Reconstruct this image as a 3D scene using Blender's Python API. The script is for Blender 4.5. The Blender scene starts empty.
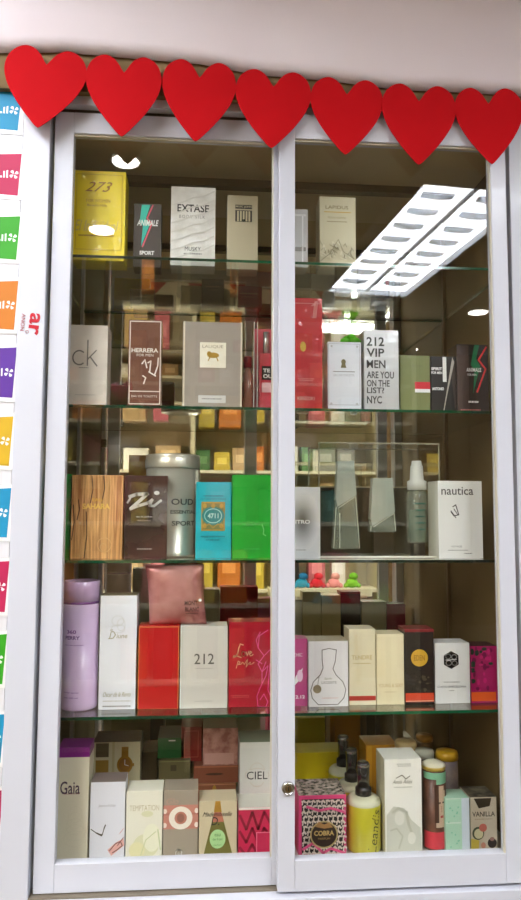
import bpy, bmesh, math, random
from mathutils import Vector, Matrix
random.seed(7)
SC = bpy.context.scene
COL = SC.collection
E = 1.45            # eye height above the floor
Z = lambda z: z + E

# ---------------------------------------------------------------- camera
def rotm(p, y, r):
    cp, sp, cy, sy, cr, sr = math.cos(p), math.sin(p), math.cos(y), math.sin(y), math.cos(r), math.sin(r)
    Ry = Matrix(((cy, -sy, 0), (sy, cy, 0), (0, 0, 1)))
    Rp = Matrix(((1, 0, 0), (0, cp, -sp), (0, sp, cp)))
    Rr = Matrix(((cr, 0, sr), (0, 1, 0), (-sr, 0, cr)))
    return Ry @ Rp @ Rr
RC = rotm(.0838, -.0817, -.0044)
CAMP = Vector((.2153, -1.1783, E))
FPX = 720.0
cd = bpy.data.cameras.new('camera'); cam = bpy.data.objects.new('camera', cd); COL.objects.link(cam)
cd.sensor_fit = 'VERTICAL'; cd.sensor_height = 36; cd.lens = 36 * FPX / 900; cd.clip_start = .02
m3 = Matrix((RC @ Vector((1, 0, 0)), RC @ Vector((0, 0, 1)), RC @ Vector((0, -1, 0)))).transposed()
cam.matrix_world = Matrix.Translation(CAMP) @ m3.to_4x4()
SC.camera = cam

# ---------------------------------------------------------------- world, exposure
w = bpy.data.worlds.new('world'); SC.world = w; w.use_nodes = True
w.node_tree.nodes['Background'].inputs[0].default_value = (.80, .88, 1, 1)
w.node_tree.nodes['Background'].inputs[1].default_value = .0
SC.view_settings.view_transform = 'Standard'; SC.view_settings.look = 'None'
SC.view_settings.gamma = 1; SC.view_settings.use_curve_mapping = False
SC.view_settings.exposure = 1.4
LAMP = 9.0          # strength of the fluorescent tubes
SPOT = 14.0
CEIL = 1.15         # shop ceiling above the eye
try:
    SC.cycles.max_bounces = 12; SC.cycles.transparent_max_bounces = 24; SC.cycles.glossy_bounces = 6
    SC.cycles.use_denoising = True; SC.cycles.sample_clamp_indirect = 6; SC.cycles.caustics_reflective = True
except Exception: pass

# ---------------------------------------------------------------- pixel <-> place
def ray(px, py): return RC @ Vector(((px - 260.5) / FPX, 1, (450 - py) / FPX))
def P(px, py, y):
    d = ray(px, py); return CAMP + d * ((y - CAMP.y) / d.y)
RCT = RC.transposed()
def proj(p):
    d = RCT @ (Vector(p) - CAMP); return (260.5 + FPX * d.x / d.y, 450 - FPX * d.z / d.y)
def glassref(px, py, H=CEIL, yp=0.0):    # where on the ceiling a highlight in the front glass comes from
    d = ray(px, py); p = CAMP + d * (H / d.z); return (p.x, 2 * yp - p.y)

# ---------------------------------------------------------------- materials
def lin(c):
    return tuple((v / 255 / 12.92 if v / 255 <= .04045 else ((v / 255 + .055) / 1.055) ** 2.4) for v in c) + (1,)
_M = {}
def M(c, rough=.45, metal=0, coat=0, emit=0, trans=0, key=None, noise=None, bump=0, scale=30, spec=.5, alpha=1):
    k = key or (tuple(c), rough, metal, coat, emit, trans, str(noise), bump, scale, alpha)
    if k in _M: return _M[k]
    m = bpy.data.materials.new('m%03d' % len(_M)); m.use_nodes = True; nt = m.node_tree
    b = nt.nodes['Principled BSDF']
    b.inputs['Base Color'].default_value = lin(c); b.inputs['Roughness'].default_value = rough
    b.inputs['Metallic'].default_value = metal; b.inputs['Coat Weight'].default_value = coat
    b.inputs['Coat Roughness'].default_value = .04
    b.inputs['Transmission Weight'].default_value = trans
    b.inputs['Alpha'].default_value = alpha
    if emit:
        b.inputs['Emission Color'].default_value = lin(c); b.inputs['Emission Strength'].default_value = emit
    tc = nt.nodes.new('ShaderNodeTexCoord')
    if noise:
        n = nt.nodes.new('ShaderNodeTexNoise'); n.inputs['Scale'].default_value = scale; n.inputs['Detail'].default_value = 4
        r = nt.nodes.new('ShaderNodeValToRGB'); r.color_ramp.elements[0].position = .38; r.color_ramp.elements[1].position = .62
        r.color_ramp.elements[0].color = lin(c); r.color_ramp.elements[1].color = lin(noise)
        nt.links.new(tc.outputs['Object'], n.inputs['Vector']); nt.links.new(n.outputs['Fac'], r.inputs[0])
        nt.links.new(r.outputs[0], b.inputs['Base Color'])
    if bump:
        n2 = nt.nodes.new('ShaderNodeTexNoise'); n2.inputs['Scale'].default_value = 45; n2.inputs['Detail'].default_value = 1
        bp = nt.nodes.new('ShaderNodeBump'); bp.inputs['Strength'].default_value = bump; bp.inputs['Distance'].default_value = .004
        nt.links.new(tc.outputs['Object'], n2.inputs['Vector']); nt.links.new(n2.outputs['Fac'], bp.inputs['Height'])
        nt.links.new(bp.outputs[0], b.inputs['Coat Normal'])
    _M[k] = m; return m
def thin_glass(key, tint=(1, 1, 1), k=1.7, rough=0.0, ior=1.5, base=0.0, gcol=(1, 1, 1)):
    if key in _M: return _M[key]
    m = bpy.data.materials.new(key); m.use_nodes = True; nt = m.node_tree
    nt.nodes.remove(nt.nodes['Principled BSDF']); out = nt.nodes['Material Output']
    t = nt.nodes.new('ShaderNodeBsdfTransparent'); t.inputs[0].default_value = tint + (1,)
    g = nt.nodes.new('ShaderNodeBsdfGlossy'); g.inputs['Roughness'].default_value = rough; g.inputs[0].default_value = gcol + (1,)
    # Schlick reflectance from the angle alone, the same for both skins of the sheet
    ge = nt.nodes.new('ShaderNodeNewGeometry'); dt = nt.nodes.new('ShaderNodeVectorMath'); dt.operation = 'DOT_PRODUCT'
    nt.links.new(ge.outputs['Incoming'], dt.inputs[0]); nt.links.new(ge.outputs['Normal'], dt.inputs[1])
    ab = nt.nodes.new('ShaderNodeMath'); ab.operation = 'ABSOLUTE'; nt.links.new(dt.outputs['Value'], ab.inputs[0])
    om = nt.nodes.new('ShaderNodeMath'); om.operation = 'SUBTRACT'; om.inputs[0].default_value = 1; nt.links.new(ab.outputs[0], om.inputs[1])
    pw = nt.nodes.new('ShaderNodeMath'); pw.operation = 'POWER'; pw.inputs[1].default_value = 5; nt.links.new(om.outputs[0], pw.inputs[0])
    fr = nt.nodes.new('ShaderNodeMath'); fr.operation = 'MULTIPLY_ADD'; fr.inputs[1].default_value = .96; fr.inputs[2].default_value = .04; nt.links.new(pw.outputs[0], fr.inputs[0])
    mu = nt.nodes.new('ShaderNodeMath'); mu.operation = 'MULTIPLY_ADD'; mu.use_clamp = True
    mu.inputs[1].default_value = k; mu.inputs[2].default_value = base
    mx = nt.nodes.new('ShaderNodeMixShader')
    nt.links.new(fr.outputs[0], mu.inputs[0]); nt.links.new(mu.outputs[0], mx.inputs[0])
    nt.links.new(t.outputs[0], mx.inputs[1]); nt.links.new(g.outputs[0], mx.inputs[2]); nt.links.new(mx.outputs[0], out.inputs[0])
    _M[key] = m; return m
def wood_mat(a, b, scale=(60, 60, 3), rough=.5, key='wood'):
    if key in _M: return _M[key]
    m = M(a, rough, key=key); nt = m.node_tree; bs = nt.nodes['Principled BSDF']
    tc = nt.nodes.new('ShaderNodeTexCoord'); mp = nt.nodes.new('ShaderNodeMapping'); mp.inputs['Scale'].default_value = scale
    n = nt.nodes.new('ShaderNodeTexNoise'); n.inputs['Scale'].default_value = 5; n.inputs['Detail'].default_value = 5; n.inputs['Distortion'].default_value = .6
    r = nt.nodes.new('ShaderNodeValToRGB'); r.color_ramp.elements[0].position = .34; r.color_ramp.elements[1].position = .62
    r.color_ramp.elements[0].color = lin(b); r.color_ramp.elements[1].color = lin(a)
    nt.links.new(tc.outputs['Object'], mp.inputs[0]); nt.links.new(mp.outputs[0], n.inputs['Vector'])
    nt.links.new(n.outputs['Fac'], r.inputs[0]); nt.links.new(r.outputs[0], bs.inputs['Base Color'])
    return m

# ---------------------------------------------------------------- mesh builder
class MB:
    def __init__(s): s.bm = bmesh.new(); s.mats = []
    def mi(s, m):
        if m not in s.mats: s.mats.append(m)
        return s.mats.index(m)
    def box(s, x0, x1, y0, y1, z0, z1, m, bev=0):
        vs = [s.bm.verts.new(v) for v in ((x0, y0, z0), (x1, y0, z0), (x1, y1, z0), (x0, y1, z0), (x0, y0, z1), (x1, y0, z1), (x1, y1, z1), (x0, y1, z1))]
        k = s.mi(m); fs = []
        for q in ((0, 3, 2, 1), (4, 5, 6, 7), (0, 1, 5, 4), (1, 2, 6, 5), (2, 3, 7, 6), (3, 0, 4, 7)):
            f = s.bm.faces.new([vs[i] for i in q]); f.material_index = k; fs.append(f)
        if bev:
            es = list({e for f in fs for e in f.edges})
            r = bmesh.ops.bevel(s.bm, geom=es, offset=bev, segments=2, affect='EDGES', profile=.6)
            for f in r['faces']: f.material_index = k
        return fs
    def lathe(s, prof, m, cx=0, cy=0, seg=28, sx=1, sy=1):   # prof: (r, z[, material]) from below
        k = s.mi(m); rings = []
        for pr in prof:
            r, z = pr[0], pr[1]
            rings.append([s.bm.verts.new((cx + sx * r * math.cos(2 * math.pi * i / seg), cy + sy * r * math.sin(2 * math.pi * i / seg), z)) for i in range(seg)])
        for a in range(len(rings) - 1):
            kk = s.mi(prof[a + 1][2]) if len(prof[a + 1]) > 2 else k
            for i in range(seg):
                f = s.bm.faces.new((rings[a][i], rings[a][(i + 1) % seg], rings[a + 1][(i + 1) % seg], rings[a + 1][i]))
                f.material_index = kk; f.smooth = True
        f = s.bm.faces.new(rings[0][::-1]); f.material_index = k
        f = s.bm.faces.new(rings[-1]); f.material_index = s.mi(prof[-1][2]) if len(prof[-1]) > 2 else k
    def prism(s, pts, y0, y1, m):       # outline in x,z given a depth from y0 to y1
        k = s.mi(m)
        a = [s.bm.verts.new((x, y0, z)) for x, z in pts]; b = [s.bm.verts.new((x, y1, z)) for x, z in pts]
        n = len(pts)
        s.bm.faces.new(a).material_index = k; s.bm.faces.new(b[::-1]).material_index = k
        for i in range(n):
            s.bm.faces.new((a[i], b[i], b[(i + 1) % n], a[(i + 1) % n])).material_index = k
    def hexa(s, bot, top, m):           # bot/top: 4 corner points each
        k = s.mi(m); v = [s.bm.verts.new(p) for p in list(bot) + list(top)]
        for q in ((0, 3, 2, 1), (4, 5, 6, 7), (0, 1, 5, 4), (1, 2, 6, 5), (2, 3, 7, 6), (3, 0, 4, 7)):
            s.bm.faces.new([v[i] for i in q]).material_index = k
    def build(s, name, parent=None, loc=None, rot=None):
        bmesh.ops.recalc_face_normals(s.bm, faces=[f for f in s.bm.faces if not f.tag])
        me = bpy.data.meshes.new(name); s.bm.to_mesh(me); s.bm.free()
        for m in s.mats: me.materials.append(m)
        o = bpy.data.objects.new(name, me); COL.objects.link(o)
        if parent is not None: o.parent = parent
        if loc is not None: o.location = loc
        if rot is not None: o.rotation_euler = rot
        return o
def empty(name, loc, rz=0):
    o = bpy.data.objects.new(name, None); COL.objects.link(o); o.location = loc; o.rotation_euler = (0, 0, rz); o.empty_display_size = .03; return o
def tag(o, label=None, cat=None, group=None, kind=None):
    if label: o['label'] = label
    if cat: o['category'] = cat
    if group: o['group'] = group
    if kind: o['kind'] = kind
    return o
def struct(name, mb, **k):
    o = mb.build(name, **k); o['kind'] = 'structure'; return o

# ---------------------------------------------------------------- printing on flat faces
def text_polys(txt, bold=0, shear=0, space=1.0):
    cu = bpy.data.curves.new('t', 'FONT'); cu.body = txt; cu.size = 1; cu.resolution_u = 3; cu.offset = bold; cu.shear = shear
    cu.space_character = space; cu.fill_mode = 'FRONT'
    o = bpy.data.objects.new('t', cu); COL.objects.link(o)
    dg = bpy.context.evaluated_depsgraph_get(); me = bpy.data.meshes.new_from_object(o.evaluated_get(dg))
    V = [(v.co.x, v.co.y) for v in me.vertices]; F = [tuple(p.vertices) for p in me.polygons]
    bpy.data.objects.remove(o); bpy.data.curves.remove(cu); bpy.data.meshes.remove(me)
    return V, F
class Face:
    """prints laid on the front (-y) of a thing; px,py are measured inside its outline"""
    def __init__(s, mb, tf, y): s.mb, s.tf, s.y, s.n = mb, tf, y, 0
    def put(s, V, F, m):
        s.n += 1; y = s.y - .00025 - s.n * .00005; k = s.mb.mi(m)
        vs = [s.mb.bm.verts.new((s.tf(*v)[0], y, s.tf(*v)[1])) for v in V]
        for f in F:
            a = sum(V[f[i]][0] * V[f[(i + 1) % len(f)]][1] - V[f[(i + 1) % len(f)]][0] * V[f[i]][1] for i in range(len(f)))
            ff = [vs[i] for i in f]
            if a > 0: ff = ff[::-1]         # pixel y runs down
            try:
                q = s.mb.bm.faces.new(ff); q.material_index = k; q.tag = True
            except ValueError: pass
    def R(s, x0, y0, x1, y1, m): s.put([(x0, y0), (x1, y0), (x1, y1), (x0, y1)], [(0, 1, 2, 3)], m)
    def G(s, pts, m): s.put(pts, [tuple(range(len(pts)))], m)
    def O(s, cx, cy, rx, ry, m, n=28): s.G([(cx + rx * math.cos(2 * math.pi * i / n), cy + ry * math.sin(2 * math.pi * i / n)) for i in range(n)], m)
    def L(s, pts, wd, m, close=False):
        if close: pts = list(pts) + [pts[0]]
        V = []; F = []
        for (a, b) in zip(pts, pts[1:]):
            dx, dy = b[0] - a[0], b[1] - a[1]; l = math.hypot(dx, dy) or 1; nx, ny = -dy / l * wd / 2, dx / l * wd / 2
            ex, ey = dx / l * wd * .3, dy / l * wd * .3
            i = len(V); V += [(a[0] + nx - ex, a[1] + ny - ey), (b[0] + nx + ex, b[1] + ny + ey), (b[0] - nx + ex, b[1] - ny + ey), (a[0] - nx - ex, a[1] - ny - ey)]
            F.append((i, i + 1, i + 2, i + 3))
        s.put(V, F, m)
    def ring(s, cx, cy, rx, ry, wd, m, a0=0, a1=360, n=32):
        s.L([(cx + rx * math.cos(math.radians(a0 + (a1 - a0) * i / n)), cy + ry * math.sin(math.radians(a0 + (a1 - a0) * i / n))) for i in range(n + 1)], wd, m)
    def T(s, txt, cx, cy, wd, ht, m, bold=0, shear=0, rot=0, space=1.0):
        V, F = text_polys(txt, bold, shear, space)
        if not V: return
        xs = [v[0] for v in V]; ys = [v[1] for v in V]
        sx = wd / (max(xs) - min(xs)); sy = ht / (max(ys) - min(ys)); mx = (max(xs) + min(xs)) / 2; my = (max(ys) + min(ys)) / 2
        c, sn = math.cos(math.radians(rot)), math.sin(math.radians(rot)); W = []
        for x, y in V:
            u, v = (x - mx) * sx, -(y - my) * sy
            W.append((cx + u * c - v * sn, cy + u * sn + v * c))
        s.put(W, F, m)
    def fine(s, cx, cy, wd, ht, m, rows=1, seed=1):     # tiny illegible small print
        rr = random.Random(seed)
        for r in range(rows):
            y = cy + (r - (rows - 1) / 2) * ht * 1.8; x = cx - wd / 2 * (1 - .12 * r)
            while x < cx + wd / 2 * (1 - .12 * r):
                l = rr.uniform(.8, 2.2); s.R(x, y - ht / 2, min(x + l, cx + wd / 2), y + ht / 2, m); x += l + .5

# ---------------------------------------------------------------- sizes of the cabinet
SH = [.434, .176, -.083, -.335]          # tops of the glass shelves, relative to the eye
FLOORZ = -.580                           # inner bottom
YB = .39                                 # mirror back
YS = .040                                # front edge of the shelves
XL, XR = -.050, .762                     # inner sides
Tz = dict(s1=SH[0] + .0004, s2=SH[1] + .0004, s3=SH[2] + .0004, s4=SH[3] + .0004, fl=FLOORZ + .0004)

# colours used again and again
WHT = M((206, 208, 219), .32, coat=.2, key='white_lacquer')
BLK = M((18, 16, 16), .4); INK = M((45, 42, 42), .5); GOLD = M((196, 158, 70), .35, metal=.7)
GREY = M((130, 128, 122), .5); WPR = M((240, 240, 236), .5); CHR = M((210, 210, 210), .15, metal=1)
ALU = M((196, 196, 198), .35, metal=.6)
WHITEC = M((236, 236, 232), .3, coat=.6)

# ================================================================ the room
mb = MB(); mb.box(-2.6, 3.2, -4.8, .5, -.05, 0, M((98, 86, 68), .35, noise=(112, 98, 78), scale=2)); struct('floor', mb)
CZ = Z(CEIL)
mb = MB(); mb.box(-2.6, 3.2, -4.8, .5, CZ, CZ + .05, M((214, 206, 190), .8, noise=(206, 198, 180), scale=1.5)); struct('ceiling', mb)
mb = MB(); mb.box(-2.65, -2.6, -4.8, .5, 0, CZ, M((190, 180, 160), .8)); struct('wall_left', mb)
mb = MB(); mb.box(3.2, 3.25, -4.8, .5, 0, CZ, M((80, 64, 46), .7)); struct('wall_right', mb)
mb = MB(); mb.box(-2.6, 3.2, -4.85, -4.8, 0, CZ, M((176, 164, 140), .8, noise=(160, 148, 124), scale=1)); struct('wall_front', mb)
mb = MB(); mb.box(-2.6, 3.2, .42, .5, 0, CZ, M((188, 172, 142), .8)); struct('wall_back', mb)
# bulkhead over the cabinet: rounded lower edge that runs a little downhill
edge = [(-700, 36), (-160, 42), (-20, 45), (60, 44), (130, 50), (200, 56), (258, 67), (330, 73), (400, 82), (470, 85), (560, 91), (900, 118), (1500, 150)]
mb = MB(); k = mb.mi(M((238, 226, 230), .75, noise=(234, 221, 226), scale=3)); rows = []
for px, py in edge:
    p = P(px, py, -.03); prof = [(.40, .035), (.06, .035), (.02, .028), (-.012, .012), (-.026, .0), (-.033, .025), (-.035, .06)]
    r = [mb.bm.verts.new((p.x, y, p.z + (0 if j < 5 else 0) + dz - .012)) for j, (y, dz) in enumerate(prof)]
    r.append(mb.bm.verts.new((p.x, -.035, CZ))); r.append(mb.bm.verts.new((p.x, .40, CZ)))
    rows.append(r)
for a, b in zip(rows, rows[1:]):
    for j in range(len(a)):
        f = mb.bm.faces.new((a[j], b[j], b[(j + 1) % len(a)], a[(j + 1) % len(a)])); f.material_index = k; f.smooth = j < 6
mb.bm.faces.new(rows[0]); mb.bm.faces.new(rows[-1])
struct('trim_1', mb)
# dull plaster band behind the hearts, between cabinet top and bulkhead
mb = MB(); mb.box(-2.6, 3.2, -.022, .07, Z(.6875), Z(.80), M((140, 118, 80), .85, noise=(112, 92, 58), scale=9)); struct('trim_2', mb)
# wall cladding beside the cabinet on the right
def frame_x(px, y=0.0, py=500): return P(px, py, y).x

# ================================================================ the display cabinet
cab = tag(empty('display_cabinet', (.35, .15, 0)), 'tall white framed glass fronted display cabinet with two sliding doors and a mirror back', 'display cabinet')
C0 = Vector((.35, .15, 0))
def cpart(name, mb, parent=None):      # parts are drawn in room coordinates
    for v in mb.bm.verts: v.co -= C0
    return mb.build(name, parent or cab)
xpl = (-.0835, -.040); xpr = (.742, .86)
for (a, b) in (xpl, xpr):
    mb = MB(); mb.box(a, b, -.012, .0305, 0.10, Z(.687), WHT, .0015); cpart('post', mb)
mb = MB(); mb.box(-.0395, .7415, -.012, .03, Z(.6715), Z(.687), WHT, .001)
mb.box(-.0395, .7415, .004, .03, Z(.6645), Z(.6714), M((70, 60, 50), .6)); cpart('top_rail', mb)
mb = MB(); mb.box(-.0395, .7415, -.034, .03, Z(-.70), Z(-.5905), WHT, .0015)
mb.box(-.0395, .7415, -.010, .028, Z(-.5904), Z(-.5880), M((120, 110, 95), .5)); cpart('bottom_rail', mb)
mb = MB(); mb.box(-.0395, .7415, -.020, .40, .10, Z(-.7005), WHT, .002)
mb.box(.345, .349, -.0215, -.0205, .14, Z(-.72), BLK); cpart('base', mb)
mb = MB(); mb.box(-.05, .82, .02, .40, 0, .0998, M((60, 60, 62), .6)); cpart('plinth', mb)
INNER = M((150, 132, 98), .22, coat=.4, key='inner_laminate')
mb = MB(); mb.box(XL - .01, XL, .031, .40, Z(FLOORZ), Z(.655), M((120, 112, 78), .6)); mb.box(XL, XL + .006, YB - .012, YB - .001, Z(FLOORZ), Z(.66), ALU); cpart('side_panel', mb)
mb = MB(); mb.box(XR, XR + .01, .031, .40, Z(FLOORZ), Z(.655), M((122, 100, 64), .5)); mb.box(XR - .006, XR, YB - .012, YB - .001, Z(FLOORZ), Z(.66), M((120, 100, 70), .4)); cpart('side_panel', mb)
mb = MB(); mb.box(XL, XR, .031, .40, Z(.655), Z(.663), M((206, 188, 150), .4)); mb.box(XL, XR, .2, .22, Z(.64), Z(.6549), M((110, 96, 70), .5)); cpart('top_panel', mb)
mb = MB(); mb.box(XL, XR, .031, .40, Z(FLOORZ - .02), Z(FLOORZ), M((205, 203, 195), .25, coat=.3)); cpart('bottom_panel', mb)
mir = _M['mirror'] = bpy.data.materials.new('mirror'); mir.use_nodes = True
b = mir.node_tree.nodes['Principled BSDF']; b.inputs['Metallic'].default_value = 1; b.inputs['Roughness'].default_value = .012; b.inputs['Base Color'].default_value = (.82, .78, .62, 1)
mb = MB(); mb.box(XL + .0005, XR - .0005, YB, YB + .006, Z(FLOORZ + .0005), Z(.6545), mir); cpart('mirror_back', mb)
# glass shelves
shelf_g = thin_glass('shelf_glass', (.96, .98, .965), 1.5)
edge_g = M((8, 92, 56), .12, coat=.6, key='glass_edge', noise=(3, 28, 20), scale=4)
for s in SH:
    mb = MB(); fs = mb.box(XL + .001, XR - .001, YS, YB - .003, Z(s - .0048), Z(s), shelf_g)
    k = mb.mi(edge_g)
    for i in (2, 3, 4, 5): fs[i].material_index = k
    sh = cpart('glass_shelf', mb); sh['label'] = 'clear glass shelf with a dark green edge'
    for x in (XL + .012, XR - .012):
        mb = MB(); mb.box(x - .006 if x < .3 else x - .008, x + .008 if x < .3 else x + .006, YS + .03, YS + .045, Z(s - .015), Z(s - .005), CHR, .001)
        o = mb.build('shelf_clip'); o.parent = sh
        for v in o.data.vertices: v.co -= C0
# sliding doors
pane_g = thin_glass('pane_glass', (.985, .99, .988), .75)
def door(xa, xga, xgb, xb, y0, zt, zgt, zgb, zb, nm):
    d = MB()
    y1 = y0 + .020
    d.box(xa, xga, y0, y1, Z(zb), Z(zt), WHT, .0012)
    d.box(xgb, xb, y0, y1, Z(zb), Z(zt), WHT, .0012)
    d.box(xga + .0001, xgb - .0001, y0, y1, Z(zgt), Z(zt), WHT, .0008)
    d.box(xga + .0001, xgb - .0001, y0, y1, Z(zb), Z(zgb), WHT, .0008)
    lip = M((200, 194, 176), .35)        # glazing bead
    d.box(xgb - .002, xgb, y0 + .002, y0 + .0085, Z(zgb), Z(zgt), lip)
    d.box(xga, xgb, y0 + .004, y0 + .0085, Z(zgt - .003), Z(zgt), lip)
    o = cpart('sliding_door', d); o['label'] = nm
    g = MB(); g.box(xga, xgb, y0 + .009, y0 + .009 + .001, Z(zgb), Z(zgt), pane_g)
    # only the outer skin mirrors; keep the pane one sheet thick
    for v in g.bm.verts: v.co -= C0
    g.build('glass_pane', o)
    return o
L0, L1 = -.035, .345
dl = door(L0, -.0035, frame_x(272.5, .0), frame_x(272.5, .0) + .03, 0.0, .6645, .6285, -.5445, -.5865, 'white framed sliding door, the one behind on the left')
xr0 = frame_x(278.5, -.025)
dr = door(xr0, frame_x(295, -.025), .703, .730, -.025, .6665, .6235, -.5395, -.585, 'white framed sliding door with the lock, in front on the right')
lk = MB(); c = P(288, 788, -.026)
lk.lathe([(.0103, 0), (.0103, .004), (.009, .006), (.0078, .006), (.0075, .0042)], CHR, seg=32)
lk.lathe([(.0050, .0042), (.0050, .0062)], M((170, 150, 120), .25, metal=1), seg=24)
lk.box(-.0007, .0007, -.0032, .0032, .0060, .0066, BLK)
o = lk.build('door_lock', dr, loc=(c.x - C0.x, -.025 - C0.y, c.z), rot=(math.radians(90), 0, 0)); o['label'] = 'round chrome cylinder lock'

# ================================================================ cartons
def carton(name, label, x0, x1, yt, zb, y, d, mat, prints=None, cat='perfume box', group=None, side=None, top=None, back=None, rz=0, base=None, bev=.0006, lid=None):
    zb = Z(Tz[zb]) if isinstance(zb, str) else zb
    ym = (yt + 40)
    a = P(x0, ym, y); b2 = P(x1, ym, y); wd = (b2.x - a.x) - .0008; cx = (a.x + b2.x) / 2
    zt = P((x0 + x1) / 2, yt, y).z; h = zt - zb
    yb = proj((cx, y, zb))[1]
    mb = MB()
    fs = mb.box(-wd / 2, wd / 2, -d / 2, d / 2, 0, h, mat, bev)
    if side or top or back:
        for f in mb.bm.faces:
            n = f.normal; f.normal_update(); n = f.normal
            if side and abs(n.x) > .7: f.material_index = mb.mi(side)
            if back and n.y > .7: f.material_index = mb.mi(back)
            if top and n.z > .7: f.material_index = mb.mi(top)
    if prints:
        tf = lambda px, py: (max(-wd / 2, min(wd / 2, -wd / 2 + (px - x0) / (x1 - x0) * wd)), max(.0004, min(h, (yb - py) / (yb - yt) * h)))
        prints(Face(mb, tf, -d / 2))
    o = mb.build(name, None, (cx, y + d / 2, zb), (0, 0, rz))
    tag(o, label, cat, group)
    o['_h'] = h
    TOPZ[label] = zb + h
    if lid:
        lm, lh = lid; l = MB(); l.box(-wd / 2 - .0005, wd / 2 + .0005, -d / 2 - .0005, d / 2 + .0005, h - lh, h + .0008, lm, .0006); l.build('lid', o)
    return o
TOPZ = {}
def foil(c, **k): return M(c, .42, coat=.5, bump=.6, **k)

G1, G2, G3, G4, G5 = ('perfumes on the top glass shelf', 'perfumes on the second glass shelf', 'perfumes on the third glass shelf', 'perfumes on the fourth glass shelf', 'perfumes on the cabinet floor')
# ---- top shelf
def pr(f):
    br = M((168, 112, 30), .5); f.T('273', 98, 187, 28, 10, br, shear=.5)
    f.T('FOR WOMEN', 98, 201, 24, 3.2, br); f.T('Beverly Hills', 97, 206, 20, 3, br)
    f.T('El Individual', 97, 226, 44, 11, M((214, 190, 110), .35), shear=.35); f.fine(97, 236, 36, 1.4, br, 1, 3)
    f.L([(76, 175), (122, 175), (122, 250), (76, 250)], .5, M((205, 170, 20), .4), True)
carton('perfume_box', 'bright yellow perfume box in film at the left end of the top shelf', 73, 125.5, 171, 's1', .068, .05, foil((250, 224, 0)), pr, group=G1)
def bolt(f, x, y, s, c1, c2):
    f.G([(x, y), (x + 9 * s, y), (x + 4.5 * s, y + 15 * s), (x + 9 * s, y + 20 * s), (x, y + 44 * s), (x + 1.5 * s, y + 22 * s), (x - 2 * s, y + 18 * s)], c1)
    f.L([(x + 12 * s, y), (x + 6 * s, y + 14 * s), (x + 11 * s, y + 20 * s), (x + 1.5 * s, y + 44 * s)], 1.6 * s, c2)
def pr(f):
    bolt(f, 141, 205, .95, M((40, 190, 170), .4), M((225, 90, 110), .4))
    f.T('ANIMALE', 147.5, 223, 22, 6, WPR, bold=.02, shear=.25); f.T('SPORT', 147, 253, 15, 4, WPR, bold=.04)
carton('perfume_box', 'small charcoal box with a teal and pink lightning bolt on the top shelf', 133, 161, 204, 's1', .095, .04, M((66, 58, 54), .35, coat=.4), pr, group=G1)
def pr(f):
    f.T('EXTASE', 193, 208.5, 32, 7.5, BLK, bold=.015); f.T('BODY SILK', 192, 217, 26, 3.2, GREY, space=1.4)
    f.T('MUSKY', 193, 249, 16, 4, INK); f.fine(193, 254, 18, 1.2, GREY, 1, 4)
    st = M((214, 212, 202), .5)
    for i in range(7):
        yy = 198 + i * 9; f.L([(171.5, yy + 8), (182, yy + 5), (193, yy), (203, yy - 1.5), (214, yy - 7)], 1.3, st)
carton('perfume_box', 'white marbled box lettered EXTASE on the top shelf', 170.5, 215.5, 187, 's1', .080, .045, M((240, 239, 232), .4, coat=.4, noise=(218, 216, 206), scale=28), pr, group=G1)
def pr(f):
    f.R(235, 205, 252, 209, BLK); f.T('MUSC JOHN', 243.5, 207, 16, 2.6, M((190, 180, 150)), bold=.03)
    f.R(235, 210.5, 252, 222, BLK)
    for i in range(5): f.R(236.8 + i * 2.9, 211.2, 238.6 + i * 2.9, 221.6 if i in (0, 4) else 219.5 + i % 2 * 2, M((196, 186, 152)))
carton('perfume_box', 'plain khaki beige box with a small barcode emblem on the top shelf', 227, 258, 195.5, 's1', .090, .04, M((190, 180, 150), .4, coat=.3), pr, group=G1)
def pr(f):
    f.R(285, 247, 306, 251, M((150, 146, 140), .25, metal=.6)); f.R(285, 214, 306, 216, M((225, 225, 222), .3))
    f.R(302, 216, 303.5, 262, M((245, 245, 245), .3))
carton('perfume_box', 'pale silver box half hidden behind the middle door stile on the top shelf', 280, 308, 209, 's1', .070, .04, M((196, 196, 194), .28, metal=.35, coat=.6), pr, group=G1)
def pr(f):
    f.T('LAPIDUS', 337, 207.5, 23, 3.4, M((110, 86, 40))); f.R(324, 212, 351, 212.8, GOLD)
    f.T('POUR HOMME', 337, 218, 18, 2, M((150, 138, 104))); f.fine(337, 222, 20, 1, M((150, 138, 104)), 1, 5)
    c = M((140, 130, 100), .5)
    rr = random.Random(5)
    for i in range(34):
        a = rr.uniform(320, 352); bq = rr.uniform(244, 259); f.L([(a, bq), (a + rr.uniform(-3, 3), bq - rr.uniform(1, 4)), (a + rr.uniform(1, 4), bq + rr.uniform(0, 2))], .6, c if i % 2 else M((232, 226, 200)))
    f.L([(320, 262), (330, 254), (338, 240), (343, 252), (354, 259)], .6, c)
carton('perfume_box', 'pale gold box with a rocky landscape print on the top shelf, right door', 319.5, 356, 197, 's1', .062, .045, M((206, 198, 164), .35, metal=.15, coat=.5), pr, group=G1)
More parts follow.
